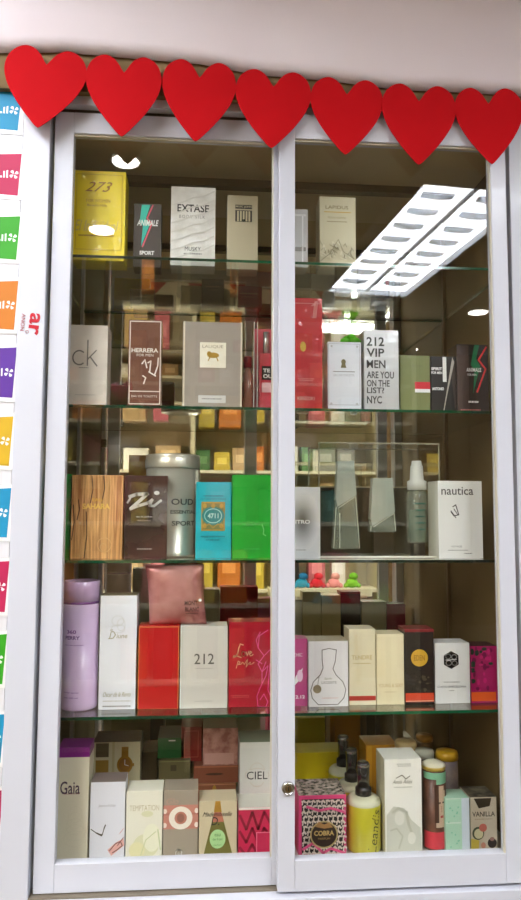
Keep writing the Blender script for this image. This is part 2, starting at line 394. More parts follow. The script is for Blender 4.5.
# ---- second shelf
def pr(f):
    g = M((110, 104, 96), .4)
    f.ring(79, 358, 6.5, 7, 1.4, g, 50, 310); f.R(86.6, 340, 88, 366, g); f.L([(88, 359), (96, 350.5)], 1.3, g); f.L([(90, 357), (97, 366)], 1.5, g)
    f.fine(84, 368, 10, .8, g, 1, 6); f.fine(86, 395, 20, .8, M((170, 160, 148)), 1, 7)
carton('perfume_box', 'large cream box lettered ck at the left end of the second shelf', 66.5, 107.5, 325, 's2', .065, .05, M((214, 204, 190), .5, coat=.15), pr, group=G2)
def pr(f):
    w = M((226, 214, 200), .4)
    f.L([(129.5, 321.5), (160.5, 321.5), (160.5, 404), (129.5, 404)], .9, w, True)
    f.T('HERRERA', 144.7, 350.5, 27, 4.2, w, bold=.02); f.T('FOR MEN', 145, 355.4, 17, 2.6, w)
    f.R(129.5, 391, 160.5, 392, w); f.T('EAU DE TOILETTE', 145, 396.4, 26, 2, w)
    for q in ([(142, 364), (145, 360), (147, 368)], [(148, 363), (151, 361), (150, 372)], [(155, 375), (158, 366), (158.5, 358)], [(144, 384), (146, 378), (143, 376)], [(149, 372), (156, 376)]): f.L(q, 1.3, w)
carton('perfume_box', 'tall brown box with a thin white border lettered for men', 128, 161.5, 320, 's2', .065, .045, M((112, 74, 58), .25, coat=.9, bump=.5), pr, group=G2)
def pr(f):
    cr = M((228, 222, 200), .45); f.R(199, 342, 226.5, 368.5, M((150, 140, 120))); f.R(199.6, 342.6, 226, 368, cr)
    f.T('LALIQUE', 212.6, 347, 21, 3.6, M((150, 140, 110))); f.O(213, 355.5, 6, 2.8, GOLD); f.O(209, 354, 2.4, 2.4, GOLD); f.L([(208, 361), (210, 357), (216, 357), (218, 361)], 1, GOLD)
    f.R(198.5, 395.5, 226, 403, M((205, 203, 196), .4)); f.fine(212, 399, 20, 1, GREY, 1, 8)
    f.R(183, 322, 184.6, 408, M((215, 206, 180), .4)); f.R(240.6, 322, 242.2, 408, M((215, 206, 180), .4))
carton('perfume_box', 'wide taupe grey box with a cream square label on the second shelf', 182.5, 242.5, 322, 's2', .062, .06, M((160, 150, 138), .35, metal=.2, coat=.5), pr, group=G2)
def pr(f):
    f.R(294, 303, 320, 303.8, M((235, 150, 140))); f.T('KENZOKI', 306, 398.5, 17, 3.6, M((250, 200, 190)))
    f.O(303, 347, 3, 5, GOLD)
    for i in range(4): f.L([(311 + i * 1.4, 306), (318 - i, 301), (316 - i, 318)], .5, M((245, 170, 160)))
    f.fine(306, 380, 16, 1, M((235, 130, 120)), 2, 3)
carton('perfume_box', 'tall bright red box in film beside the middle stile on the second shelf', 284, 322.5, 298, 's2', .060, .05, foil((212, 24, 30)), pr, group=G2)
def pr(f):
    f.L([(328.5, 344), (360, 344), (360, 405), (328.5, 405)], .5, M((180, 180, 184)), True)
    g = M((120, 112, 66), .4); f.O(343.5, 362, 2.3, 2.6, g); f.G([(342, 363), (345, 363), (346.3, 368), (340.7, 368)], g)
    f.R(333, 371.5, 355, 372.2, GREY); f.T('EAU DE TOILETTE', 344, 375.4, 21, 2.2, M((170, 172, 176)))
    for x, y in ((331.5, 346.5), (357.5, 346.5), (331, 404), (357, 404)): f.O(x, y, 1.1, 1.1, M((190, 190, 190)))
carton('perfume_box', 'white box with a small keyhole emblem on the second shelf', 327.5, 361.5, 342, 's2', .066, .045, M((230, 234, 240), .3, coat=.6), pr, group=G2, top=M((70, 70, 74), .4))
def pr(f):
    t = M((52, 48, 48), .4)
    for s, y, wd, h in (('212', 341.8, 18, 9), ('VIP', 353, 18, 8.6), ('MEN', 364.5, 19, 8), ('ARE YOU', 375.2, 27.5, 7), ('ON THE', 383.6, 23, 6.6), ('LIST?', 390.6, 17.5, 6), ('NYC', 400, 15, 7.6)):
        f.T(s, 366.5 + wd / 2, y, wd, h, t, bold=.022)
carton('perfume_box', 'silver box lettered 212 VIP MEN on the second shelf', 364, 399, 330, 's2', .062, .045, M((196, 196, 194), .32, metal=.35, coat=.8, bump=.8), pr, group=G2)
def pr(f):
    f.R(415, 382, 431, 389, M((214, 30, 44), .4)); f.R(415, 389, 431, 392.5, WPR)
    f.fine(417, 366, 12, 1, M((110, 116, 70)), 1, 2)
carton('perfume_box', 'olive green box with a red and white band on the second shelf', 400, 430.5, 355.5, 's2', .070, .045, M((120, 128, 72), .4, coat=.4), pr, group=G2)
def pr(f):
    f.T('SPIRIT', 437, 369, 11, 3, WPR, bold=.04); f.T('FOR MEN', 437, 373, 11, 2.6, WPR, bold=.03); f.T('ANTONIO', 438, 389, 12, 3, WPR, bold=.04)
    f.R(443, 357, 446.8, 382, WPR); f.G([(453, 357), (455, 362), (447, 396), (444, 411), (443, 411)], M((176, 170, 158), .3, metal=.5))
    f.G([(452, 378), (455, 362), (456.5, 405), (455, 411)], M((60, 50, 44), .3))
carton('perfume_box', 'narrow black box with white lettering and a silver slash on the second shelf', 431, 456.5, 356.5, 's2', .072, .045, M((22, 22, 22), .3, coat=.7), pr, group=G2)
def pr(f):
    f.R(457, 345.5, 469, 412, M((74, 56, 48), .4))  # paler brown strip paints a reflection on the left of the box
    f.G([(475, 345), (480, 345), (476.5, 359), (480.5, 366), (473, 394), (474.5, 371), (471, 365)], M((16, 120, 74), .35))
    f.L([(487, 347), (479, 360), (486, 369), (477, 392)], 1.7, M((214, 50, 50), .4))
    f.T('ANIMALE', 474, 370, 15, 4, WPR, bold=.02); f.T('FOR MEN', 472, 375, 9, 2.2, WPR); f.fine(473, 402, 10, 1.8, WPR, 1, 4); f.fine(470, 410, 20, 1.2, M((200, 120, 110)), 1, 7)
carton('perfume_box', 'dark brown box with a green and red bolt, right end of the second shelf', 457, 489, 344.5, 's2', .066, .045, M((42, 32, 28), .3, coat=.6), pr, group=G2)

# ---- third shelf
wood = wood_mat((230, 178, 112), (160, 104, 52), (50, 50, 2.2), .45, 'carton_wood')
def pr(f):
    dk = M((58, 34, 18), .6)
    for x, a, b3 in ((91, 476, 503), (103, 476, 500), (78, 500, 520), (86, 512, 558), (73, 505, 540)): f.L([(x, a), (x + 1.2, (a + b3) / 2), (x - 1, b3)], .9, dk)
    f.T('EAU', 97, 500, 10, 3, M((220, 170, 60), .3), bold=.02); f.T('SAHARA', 96, 506.5, 28, 5.6, M((240, 200, 96), .4), bold=.04)
    f.ring(105, 545, 7, 7, .6, M((232, 190, 130))); f.ring(104, 547, 3, 3.4, .6, M((232, 190, 130)))
carton('perfume_box', 'box printed like brown wood planks lettered SAHARA', 71, 123, 475, 's3', .066, .05, wood, pr, group=G3, bev=.0008)
carton('perfume_box', 'green box edge showing left of the wood print box on the third shelf', 60, 70.7, 474, 's3', .075, .05, M((20, 150, 60), .35, coat=.5), None, group=G3)
def pr(f):
    s = M((214, 212, 206), .3, metal=.3)
    f.L([(129, 497), (136, 494.5), (147, 494), (131, 508.5)], 3.4, s); f.L([(130, 509), (138, 506), (148, 503), (152, 500)], 3, s)
    f.L([(152, 500), (149.5, 506), (154, 506), (161, 500.5)], 2.4, s); f.O(156.5, 493, 2.8, 2, s); f.L([(127, 503), (130, 498)], 2, s)
    f.T('eau de parfum', 144, 517, 16, 2.4, M((190, 186, 180))); f.T('vaporisateur', 144, 520.8, 14, 2, M((160, 150, 140)))
    f.fine(145, 549, 15, 1.2, M((180, 170, 160)), 1, 5)
carton('perfume_box', 'glossy dark brown box with silver brush lettering Zi on the third shelf', 124, 167.5, 475.5, 's3', .070, .05, M((46, 32, 30), .2, coat=.9, noise=(74, 46, 42), scale=16), pr, group=G3)
# brushed tin behind
def tin():
    y = .155; a = P(145, 500, y); b2 = P(199.5, 500, y); r = (b2.x - a.x) / 2; cx = (a.x + b2.x) / 2; zb = Z(SH[2] + .0004); zt = P(172, 453, y - r).z; h = zt - zb
    t = tag(empty('perfume_tin', (cx, y, zb)), 'brushed steel round tin standing behind the turquoise box on the third shelf', 'tin', G3)
    st = M((206, 202, 184), .3, metal=.6); st2 = M((90, 88, 80), .4, metal=.5)
    mb = MB(); mb.lathe([(r * .97, 0), (r, .002), (r, .008), (r * .975, .010), (r * .975, h - .026)], st, seg=48)
    # embossed lettering wrapped round the tin
    for s, ph, z, ht, wd in (('OUD', 0.45, h * .50, .011, .9), ('ESSENTIAL', .5, h * .415, .0065, 1.05), ('SPORT', .5, h * .30, .0085, .95)):
        V, F = text_polys(s, .02); x0 = min(v[0] for v in V); x1 = max(v[0] for v in V); y0 = min(v[1] for v in V); y1 = max(v[1] for v in V)
        k = mb.mi(st2); vs = []
        for vx, vy in V:
            an = -math.pi / 2 + ph - wd / 2 + (vx - x0) / (x1 - x0) * wd; zz = z + (vy - y0) / (y1 - y0) * ht
            vs.append(mb.bm.verts.new((r * .985 * math.cos(an), r * .985 * math.sin(an), zz)))
        for f in F:
            try: q = mb.bm.faces.new([vs[i] for i in f]); q.material_index = k; q.tag = True
            except ValueError: pass
    mb.build('body', t)
    mb = MB(); mb.lathe([(r, h - .0258), (r * 1.01, h - .024), (r * 1.01, h - .010), (r * .99, h - .008), (r * 1.0, h - .005), (r * .99, h - .001), (r * .90, h), (r * .88, h - .003), (.002, h - .003)], st, seg=48); mb.build('lid', t)
tin()
def pr(f):
    g = M((172, 140, 58), .4); f.R(201, 502, 225, 531, g)
    t = M((20, 130, 128), .4)
    f.R(202.5, 503.5, 223.5, 529.5, M((120, 120, 70), .4)); f.O(213, 516, 11.5, 9, t); f.ring(213, 516, 8.6, 7, .9, M((170, 220, 210)))
    f.T('4711', 213, 516, 11, 5, M((190, 225, 215)), bold=.03); f.O(213, 506, 2, 2.4, g)
    for x in (204.5, 221.5):
        for y in (506, 526): f.O(x, y, 2, 2.4, M((190, 150, 60), .4))
    f.L([(203, 528), (209, 524), (213, 528), (218, 524), (223, 528)], 1, g)
    f.fine(213, 496, 20, 1, M((10, 110, 120)), 1, 3); f.T('ECHT KOLNISCH WASSER', 213, 499, 26, 1.6, M((20, 110, 120)))
    f.fine(213, 536.5, 24, 1.4, M((16, 120, 130)), 1, 9); f.fine(213, 540, 14, 1.2, M((16, 120, 130)), 1, 9)
carton('perfume_box', 'turquoise box with a gold and blue crest label on the third shelf', 195.5, 231.5, 482, 's3', .075, .04, M((20, 172, 184), .38, coat=.4), pr, group=G3)
def pr(f):
    f.L([(262, 525), (264, 530), (263, 534), (266, 536)], .6, M((170, 240, 170))); f.R(232.6, 477, 233.6, 556, M((20, 150, 44)))
    f.fine(252, 549, 16, .8, M((80, 210, 110)), 1, 5)
carton('perfume_box', 'plain vivid green box left of the middle stile on the third shelf', 232, 284, 475, 's3', .070, .05, foil((14, 164, 40)), pr, group=G3)
amb = carton('candle_box', 'small amber box standing at the back of the third shelf', 128, 146, 455, 's3', .30, .04, M((186, 130, 40), .3, coat=.5, noise=(206, 170, 60), scale=40), None, group=G3)
def pr(f):
    rr = 16
    for i in range(rr):
        t = i / rr; v = int(228 - 150 * t ** 1.5); s = 1 - t
        f.O(302.5, 521, 17 * s + .6, 30 * s + 1, M((v, v, v), .4))
    f.T('NITRO', 300, 522, 20, 4, WPR, bold=.03); f.fine(301, 550, 10, .8, GREY, 1, 4)
carton('perfume_box', 'white box with a dark starburst shadow print beside the middle stile on the third shelf', 285, 320.5, 487, 's3', .066, .045, M((226, 228, 228), .35, coat=.4), pr, group=G3)
# acrylic presentation case
def case():
    y0, y1 = .075, .20; a = P(318, 500, y0); b2 = P(440.5, 500, y0); zb = Z(SH[2] + .0004); zt = P(380, 443, y0).z
    cx = (a.x + b2.x) / 2; cy = (y0 + y1) / 2; w2 = (b2.x - a.x) / 2 - .001; h = zt - zb
    t = tag(empty('display_case', (cx, cy, zb)), 'clear acrylic presentation case holding three scent bottles on the third shelf', 'display case', G3)
    g = thin_glass('acrylic', (.965, .97, .95), .8)
    ed = M((176, 172, 148), .2, coat=.5, alpha=.75)
    mb = MB(); d2 = (y1 - y0) / 2
    mb.box(-w2, w2, -d2, -d2 + .0008, 0.004, h, g); mb.box(-w2, -w2 + .0008, -d2, d2, .004, h, g); mb.box(w2 - .0008, w2, -d2, d2, .004, h, g); mb.box(-w2, w2, -d2, d2, h - .0008, h, g)
    for x in (-w2, w2 - .0015):
        mb.box(x, x + .0015, -d2 - .0006, -d2 + .0015, .004, h, ed); mb.box(x, x + .0015, d2 - .0015, d2, .004, h, ed)
    mb.box(-w2, w2, -d2 - .0006, -d2 + .0015, h - .0015, h + .0004, ed); mb.box(-w2, w2, d2 - .0015, d2, h - .0015, h, ed)
    mb.build('cover', t)
    mb = MB(); mb.box(-w2 - .002, w2 + .002, -d2 - .002, d2, 0, .0038, M((200, 196, 180), .2, coat=.6), .001); mb.build('base', t)
    zi = P(380, 488, y1 - .04).z - zb
    mb = MB(); mb.box(-w2 + .014, w2 - .022, d2 - .045, d2 - .041, .004, zi, M((34, 26, 20), .3, coat=.5)); mb.box(-w2 + .014, w2 - .022, d2 - .045, d2 - .03, zi, zi + .0025, M((176, 168, 140), .3)); mb.build('backing', t)  # added dark sheet standing in for the dark mirror image behind the bottles
    return cy, zb + .0039
cy_, zc_ = case()
frost = M((178, 186, 176), .55, coat=.2, alpha=.93); clear = M((170, 182, 168), .12, coat=.9, alpha=.34, key='bottle_glass')
def blade(label, tl, tr, yt, ml, mr, cut_l, cut_r, bl, br_, yb_, y, zfix):
    pts = lambda px, py: P(px, py, y)
    c = pts((bl + br_) / 2, yb_); zb = zfix; t = tag(empty('perfume_bottle', (c.x, y + .01, zb)), label, 'perfume bottle', G3)
    f = lambda px, py: (pts(px, py).x - c.x, pts(px, py).z - zb)
    def lerp(py, side): # outline x at height
        u = (py - yt) / (yb_ - yt); return (tl + (bl - tl) * u) if side == 0 else (tr + (br_ - tr) * u)
    up = [f(tl, yt), f(tr, yt), f(lerp(cut_r, 1), cut_r), f(lerp(cut_l, 0) + 2, cut_l), f(lerp(cut_l - 8, 0), cut_l - 8)]
    mb = MB(); mb.prism(up, -.01, .01, frost); mb.build('cap', t)
    x0 = lerp(cut_l, 0) + 2; zz = lambda p: (p[0], max(p[1], 0.0))
    lo = [f(x0 + .6, cut_l + .5), f(lerp(cut_r, 1) - .4, cut_r + 1), zz(f(br_, yb_)), zz(f(bl, yb_)), f(lerp(cut_l - 7, 0), cut_l - 7)]
    mb = MB(); mb.prism(lo, -.0095, .0095, clear)
    edge_glint = M((214, 216, 200), .15, coat=.6)  # painted pale lines give the clear glass its bright edge glints
    ff = Face(mb, lambda a, b: f(a, b), -.0095); ff.L([(lerp(cut_r, 1) - .8, cut_r + 1.5), (br_ - .8, yb_ - 1)], .7, edge_glint); ff.L([(bl + .8, yb_ - 1), (lerp(cut_l, 0) + .8, cut_l)], .7, edge_glint); ff.L([(x0 + 1, cut_l + 1), (lerp(cut_r, 1) - 1, cut_r + 1.5)], .7, edge_glint)
    ff.R(x0 + 2, cut_l + 6, x0 + 2.8, yb_ - 1, edge_glint)
    mb.build('body', t)
    return t
yb1 = .105
blade('taller frosted and clear slanted bottle in the acrylic case', 338, 354, 461, 0, 0, 507, 495, 333, 360.5, 549, yb1, zc_)
zlow = P(384, 532, yb1).z
t_ = blade('shorter frosted and clear slanted bottle raised in the middle of the acrylic case', 373, 392.5, 478, 0, 0, 526, 512, 370, 396.5, 532, yb1, zlow)
mb = MB(); mb.box(-.018, .018, -.012, .012, -(zlow - zc_) + .0002, -.0002, M((40, 30, 24), .25, coat=.7)); mb.build('riser', t_)
def spray(label, px0, px1, ytop, ycap, yb_, y):
    a = P(px0, 520, y); b2 = P(px1, 520, y); r = (b2.x - a.x) / 2; cx = (a.x + b2.x) / 2; zb = P((px0 + px1) / 2, yb_, y).z; h = P(cx and (px0 + px1) / 2, ycap, y).z - zb; ht = P((px0 + px1) / 2, ytop, y).z - zb
    t = tag(empty('spray_bottle', (cx, y, zb)), label, 'spray bottle', G3)
    mb = MB(); mb.lathe([(r * .9, 0), (r, .003), (r, h - .008), (r * .85, h - .003), (r * .6, h)], clear, seg=24); mb.build('body', t)
    mb = MB(); mb.lathe([(r * .86, .003), (r * .86, h * .62), (r * .3, h * .62)], M((104, 138, 122), .25, alpha=.72), seg=24); mb.build('liquid', t)
    mb = MB()
    for i in range(5):
        z = h * (.25 + .12 * i); mb.box(-r * .5, r * .5, -r - .0003, -r * .86, z, z + .0022, M((18, 92, 84), .4))
    mb.build('label_print', t)
    mb = MB(); mb.lathe([(r * .9, h), (r * .92, h + .016), (r * .66, h + .018), (r * .58, ht - .010), (r * .5, ht - .008), (r * .44, ht)], M((232, 232, 228), .35), seg=24); mb.build('cap', t)
    mb = MB(); mb.box(-.0105, .0105, -.0105, .0105, -(zb - zc_) + .0002, -.0002, M((30, 26, 22), .3)); mb.build('riser', t)
spray('clear pump spray bottle with a white cap at the right of the acrylic case', 407, 427.5, 461, 490, 543, yb1 + .012)
def pr(f):
    k = M((70, 66, 64), .4)
    f.T('nautica', 457, 491, 33, 8, k, bold=.005); f.L([(452, 507), (455, 505), (458, 515), (453, 516), (450, 512)], 1, k); f.L([(453, 509), (457, 515)], .8, k); f.L([(450, 511), (455, 518)], .8, k)
    f.T('VOYAGE', 455, 546.5, 11, 1.8, GREY); f.R(446, 550, 467, 550.5, GREY); f.fine(467, 553.5, 8, .8, GREY, 1, 3)
carton('perfume_box', 'white box lettered nautica at the right end of the third shelf', 437, 482.5, 481, 's3', .064, .05, M((238, 238, 232), .4, coat=.3), pr, group=G3, side=M((206, 204, 190), .5), rz=math.radians(3))

# ---- fourth shelf
def can():
    y = .075 + .0245; x0, x1 = 61.5, 98.5; a = P(x0, 650, y); b2 = P(x1, 650, y); r = (b2.x - a.x) / 2; cx = (a.x + b2.x) / 2; zb = Z(SH[3] + .0004)
    hz = lambda py: P(80, py, y - r).z - zb
    t = tag(empty('deodorant_can', (cx, y, zb)), 'lavender cylindrical body spray can at the left end of the fourth shelf', 'spray can', G4)
    lav = M((228, 200, 234), .35, coat=.5); h = hz(605)
    mb = MB(); mb.lathe([(r * .9, 0), (r, .003), (r, .012), (r * .985, .014), (r * .985, h)], lav, seg=40)
    for s, px, py, wd, ht, mm in (('360', -.35, 634, .55, .006, M((150, 90, 170))), ('PERRY', -.3, 640, .85, .006, M((120, 70, 150))), ('eau de parfum', -.2, 646.5, 1.1, .003, M((190, 150, 205))), ('body spray', -.3, 694, .9, .003, M((160, 110, 180))), ('net 200 ml', -.3, 699, .8, .0025, M((160, 110, 180)))):
        V, F = text_polys(s, .02); X0 = min(v[0] for v in V); X1 = max(v[0] for v in V); Y0 = min(v[1] for v in V); Y1 = max(v[1] for v in V); k = mb.mi(mm)
        vs = [mb.bm.verts.new((r * .992 * math.cos(-math.pi / 2 + px + ((vx - X0) / (X1 - X0) - .5) * wd), r * .992 * math.sin(-math.pi / 2 + px + ((vx - X0) / (X1 - X0) - .5) * wd), hz(py) + (vy - Y0) / (Y1 - Y0) * ht)) for vx, vy in V]
        for f in F:
            try: q = mb.bm.faces.new([vs[i] for i in f]); q.material_index = k; q.tag = True
            except ValueError: pass
    mb.build('body', t)
    mb = MB(); mb.lathe([(r * .99, h), (r * .99, h + .004)], M((122, 62, 140), .3, coat=.5), seg=40); mb.build('collar', t)
    mb = MB(); ht = hz(582)
    mb.lathe([(r * 1.0, h + .004), (r * 1.0, ht - .001), (r * .97, ht), (r * .90, ht), (r * .88, ht - .004), (.001, ht - .006)], M((222, 190, 228), .25, coat=.7), seg=40); mb.build('cap', t)
can()
def pr(f):
    g = M((170, 164, 130), .4)
    f.ring(117.5, 621, 6, 5, .5, M((214, 214, 208))); f.ring(118, 629, 7, 4, .5, M((214, 214, 208))); f.ring(121, 625, 4, 6, .5, M((216, 216, 210)))
    f.L([(109.5, 639), (111, 632), (113.5, 632), (115.5, 635), (113, 638.5), (108.5, 639)], .9, g); f.L([(110, 630.5), (112.5, 630)], .7, g); f.T('iune', 122, 636.3, 11, 4.6, g, shear=.2); f.T('Oscar de la Renta', 118, 694.5, 28, 4.6, g, shear=.5); f.fine(118, 701, 28, .9, M((190, 186, 170)), 1, 3); f.fine(118, 706, 28, 1.2, GREY, 1, 5)
    f.R(99, 594, 137, 595, M((170, 166, 150)))
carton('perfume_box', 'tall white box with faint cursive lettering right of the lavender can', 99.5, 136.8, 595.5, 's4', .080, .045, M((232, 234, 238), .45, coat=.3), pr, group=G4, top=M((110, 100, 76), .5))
def pr(f):
    g = M((226, 160, 90), .3, metal=.4); f.L([(138.5, 627), (178.5, 627), (178.5, 709), (138.5, 709)], .7, g, True)
carton('perfume_box', 'plain scarlet red box with a thin gold border below the pink satin pack', 137.8, 179.2, 626, 's4', .078, .05, M((184, 6, 12), .45, coat=.2), pr, group=G4)
def pr(f):
    f.T('212', 204, 659, 20, 10.5, M((96, 94, 86), .3, metal=.3), bold=.005); f.fine(204, 668.5, 18, .7, M((170, 166, 156)), 1, 3); f.fine(204, 701, 18, .7, M((170, 166, 156)), 1, 3)
    f.R(180.2, 623, 181, 708, M((228, 226, 214)))
carton('perfume_box', 'warm light grey box lettered 212 in the middle of the fourth shelf', 179.8, 227.8, 626, 's4', .078, .05, M((204, 200, 188), .45, coat=.3), pr, group=G4)
def pr(f):
    w = M((236, 190, 150), .3, metal=.3); pk = M((228, 90, 150), .4)
    f.L([(243, 645), (240, 644), (238.5, 648), (237.5, 653), (235.5, 656.5), (233, 657.5), (233.5, 655.5), (237, 656), (241, 657.5)], 1.1, w)
    f.ring(243.2, 654, 1.7, 2.3, .9, w); f.L([(244.8, 652.5), (246, 652), (247, 656), (248.8, 651)], .9, w); f.L([(249, 654.5), (251.5, 652.5), (250.5, 651.2), (249, 654), (250.5, 656.2), (253, 654.5)], .9, w)
    f.L([(236, 668), (238, 661), (240, 662), (238, 664.5), (241, 664), (242.5, 662), (244, 664.5), (246, 661.5), (247.5, 659), (246, 667), (248.5, 663.5), (250.5, 662), (249.5, 664.5), (252, 664), (254, 662.5)], .7, w)
    for q in (((268, 630), (259, 636), (258, 648), (264, 656), (270, 650)), ((258, 648), (256, 640), (260, 632)), ((264, 656), (258, 664), (262, 672), (268, 666), (266, 676), (259, 690)), ((260, 700), (264, 694), (268, 702), (266, 708), (258, 706), (257, 696), (262, 684), (262, 672), (266, 662)), ((270, 664), (268, 690), (272, 700)), ((256, 660), (262, 664))): f.L(q, .9, pk)
    f.fine(240, 696, 18, .8, M((210, 90, 90)), 2, 3)
carton('perfume_box', 'crimson box with cursive Love lettering and pink swirls on the fourth shelf', 228.6, 284, 622, 's4', .080, .05, M((172, 12, 42), .3, coat=.5), pr, group=G4)
# satin pack resting on the two boxes
def pack():
    y = .078; zb = P(160, 626, y).z + .0004; tl = P(144.5, 566, y); tr = P(204, 563, y); bl = P(149, 600, y); br_ = P(207, 600, y)
    cx = (bl.x + br_.x) / 2; h = tl.z - zb
    m = M((206, 146, 140), .3, metal=.35, coat=.4, noise=(168, 98, 92), scale=14)
    mb = MB(); nx, nz = 14, 14; k = mb.mi(m)
    def pt(u, v, s):
        x0 = bl.x + (tl.x - bl.x) * v; x1 = br_.x + (tr.x - br_.x) * v
        bul = (math.sin(math.pi * u) * math.sin(math.pi * v)) ** .5
        pin = .0025 * (math.sin(math.pi * v)) ; x = x0 + (x1 - x0) * u + (pin if u < .5 else -pin) * abs(2 * u - 1)
        z = max(h * v, 0) if v < 1 else h - .001 * math.sin(math.pi * u)
        return (x - cx, s * (.012 + .013 * bul), z)
    g = {}
    for s in (-1, 1):
        for i in range(nx + 1):
            for j in range(nz + 1): g[s, i, j] = mb.bm.verts.new(pt(i / nx, j / nz, s))
        for i in range(nx):
            for j in range(nz):
                f = mb.bm.faces.new((g[s, i, j], g[s, i + 1, j], g[s, i + 1, j + 1], g[s, i, j + 1])); f.material_index = k; f.smooth = True
    for i in range(nx):
        for j in (0, nz): mb.bm.faces.new((g[-1, i, j], g[-1, i + 1, j], g[1, i + 1, j], g[1, i, j])).material_index = k
    for j in range(nz):
        for i in (0, nx): mb.bm.faces.new((g[-1, i, j], g[-1, i, j + 1], g[1, i, j + 1], g[1, i, j])).material_index = k
    w0 = (br_.x - bl.x)
    tf = lambda px, py: ((px - 178) / 58 * w0, h * (626 - py) / 62)
    f = Face(mb, tf, -.0238); d = M((92, 48, 46), .4); f.T('MONT', 191, 603, 13, 4.6, d, bold=.02); f.T('BLANC', 192, 609.5, 14, 4.6, d, bold=.02); f.fine(192, 614, 12, .8, d, 1, 3); f.O(200, 600, 1.6, 1.6, WPR)
    tag(mb.build('gift_pack', None, (cx, y + .028, zb)), 'dusty pink satin pack lying across the tops of the red and grey boxes', 'gift pack', G4)
pack()
def pr(f):
    f.T('CHIC', 298, 655, 9, 3.5, WPR); f.G([(303, 668), (300, 680), (292, 688), (296, 676)], WPR); f.O(300, 676, 3, 6, M((236, 200, 220)))
    f.T('L.12.12', 297, 697, 16, 3.4, WPR, bold=.03)
carton('perfume_box', 'orchid pink box edge right of the middle stile on the fourth shelf', 276, 307.8, 639, 's4', .080, .04, M((190, 70, 130), .35, coat=.5), pr, group=G4)
def pr(f):
    g = M((110, 104, 96), .4)
    f.L([(322, 650), (322, 660), (323, 668), (320, 675), (313, 682), (310.5, 690), (312, 698), (318, 704.5), (338, 704.5), (344, 698), (346, 690), (343, 682), (336, 675), (333, 669), (335.5, 661), (336.5, 650), (329, 648.5)], .8, g, True)
    f.L([(319, 676), (317, 688)], .5, g); f.O(317, 689, 4.2, 4.2, M((168, 156, 128), .3, metal=.5)); f.T('Eau de', 328, 678.5, 7, 2, M((120, 120, 70)), shear=.3); f.T('LACOSTE', 329, 682.5, 15, 2.6, g, space=1.2); f.fine(330, 698, 16, .8, M((226, 190, 180)), 1, 3)
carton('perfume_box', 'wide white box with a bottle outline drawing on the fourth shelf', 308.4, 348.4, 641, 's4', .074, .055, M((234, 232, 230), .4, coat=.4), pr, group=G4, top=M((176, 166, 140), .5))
def pr(f):
    g = M((190, 168, 110), .4)
    f.R(348.8, 696, 375.6, 700.5, M((186, 54, 44), .4)); f.T('TENDRE', 362, 657.5, 21, 4.2, g, bold=.01); f.fine(362, 663.5, 18, .8, g, 1, 4)
    f.T('DOUCEUR', 356, 645, 22, 3, M((222, 206, 160)), rot=-90); f.T('FLEUR', 358, 676, 16, 3, M((226, 212, 168)), rot=-90)
carton('perfume_box', 'tall ivory box with gold lettering and a red band near its foot', 348.8, 375.8, 629, 's4', .080, .045, M((226, 216, 182), .4, coat=.4), pr, group=G4)
def pr(f):
    f.T('YOUNG & SEXY', 390.5, 685.5, 25, 3.6, M((196, 170, 110), .4)); f.fine(390, 692, 12, .7, M((200, 180, 130)), 1, 3)
carton('perfume_box', 'plain buttery cream box left of the black box on the fourth shelf', 376.4, 404.4, 634, 's4', .080, .045, M((230, 218, 178), .45, coat=.2), pr, group=G4)
def pr(f):
    f.R(405, 693, 434, 702, M((206, 70, 40), .4)); f.O(419.5, 658, 8.6, 8.6, M((206, 160, 50), .35)); f.T('EDEN', 419.5, 658, 11, 5.4, M((150, 104, 24)), bold=.01)
    rr = random.Random(3)
    for i in range(16): f.O(rr.uniform(408, 431), rr.uniform(676, 692), rr.uniform(.8, 2.6), rr.uniform(.6, 2), M((86, 78, 60) if i % 2 else (52, 46, 40), .4))
    f.R(405, 700.6, 434, 701.2, M((230, 200, 170)))
carton('perfume_box', 'black box with a round yellow emblem and a red lid on the fourth shelf', 405, 434.3, 629.5, 's4', .076, .045, M((34, 28, 28), .3, coat=.7), pr, group=G4, lid=(M((130, 34, 40), .35, coat=.5), .0045))
def pr(f):
    h = [(451.5 + 8.6 * math.sin(math.radians(60 * i)), 660 - 9 * math.cos(math.radians(60 * i))) for i in range(6)]
    f.G(h, BLK); f.ring(448.5, 656.5, 2.6, 2.3, .8, WPR); f.ring(454.5, 657, 2.6, 2.3, .8, WPR); f.ring(449, 663, 2.8, 2.4, .8, WPR); f.ring(454.8, 663.2, 2.4, 2.2, .8, WPR); f.L([(446, 660), (457, 659.6)], .8, WPR)
    f.fine(451.5, 682, 16, .8, GREY, 1, 4); f.T('CUSTO BARCELONA', 451.5, 686.6, 29, 2, INK); f.fine(451.5, 690.5, 5, .8, GREY, 1, 4)
carton('perfume_box', 'white box with a black hexagon emblem on the fourth shelf', 434.9, 470.4, 643, 's4', .080, .045, M((224, 224, 220), .4, coat=.3), pr, group=G4)
def pr(f):
    f.R(471, 692, 496, 701, M((226, 92, 30), .4)); rr = random.Random(9)
    for i in range(30): f.O(rr.uniform(472, 494), rr.uniform(648, 690), rr.uniform(1, 3), rr.uniform(1, 3.4), M(((120, 14, 66), (30, 60, 40), (196, 30, 110))[i % 3], .4))
carton('perfume_box', 'magenta floral box with an orange foot at the right end of the fourth shelf', 471, 498, 646, 's4', .080, .045, M((168, 24, 92), .35, coat=.5), pr, group=G4, top=M((60, 30, 30), .5))

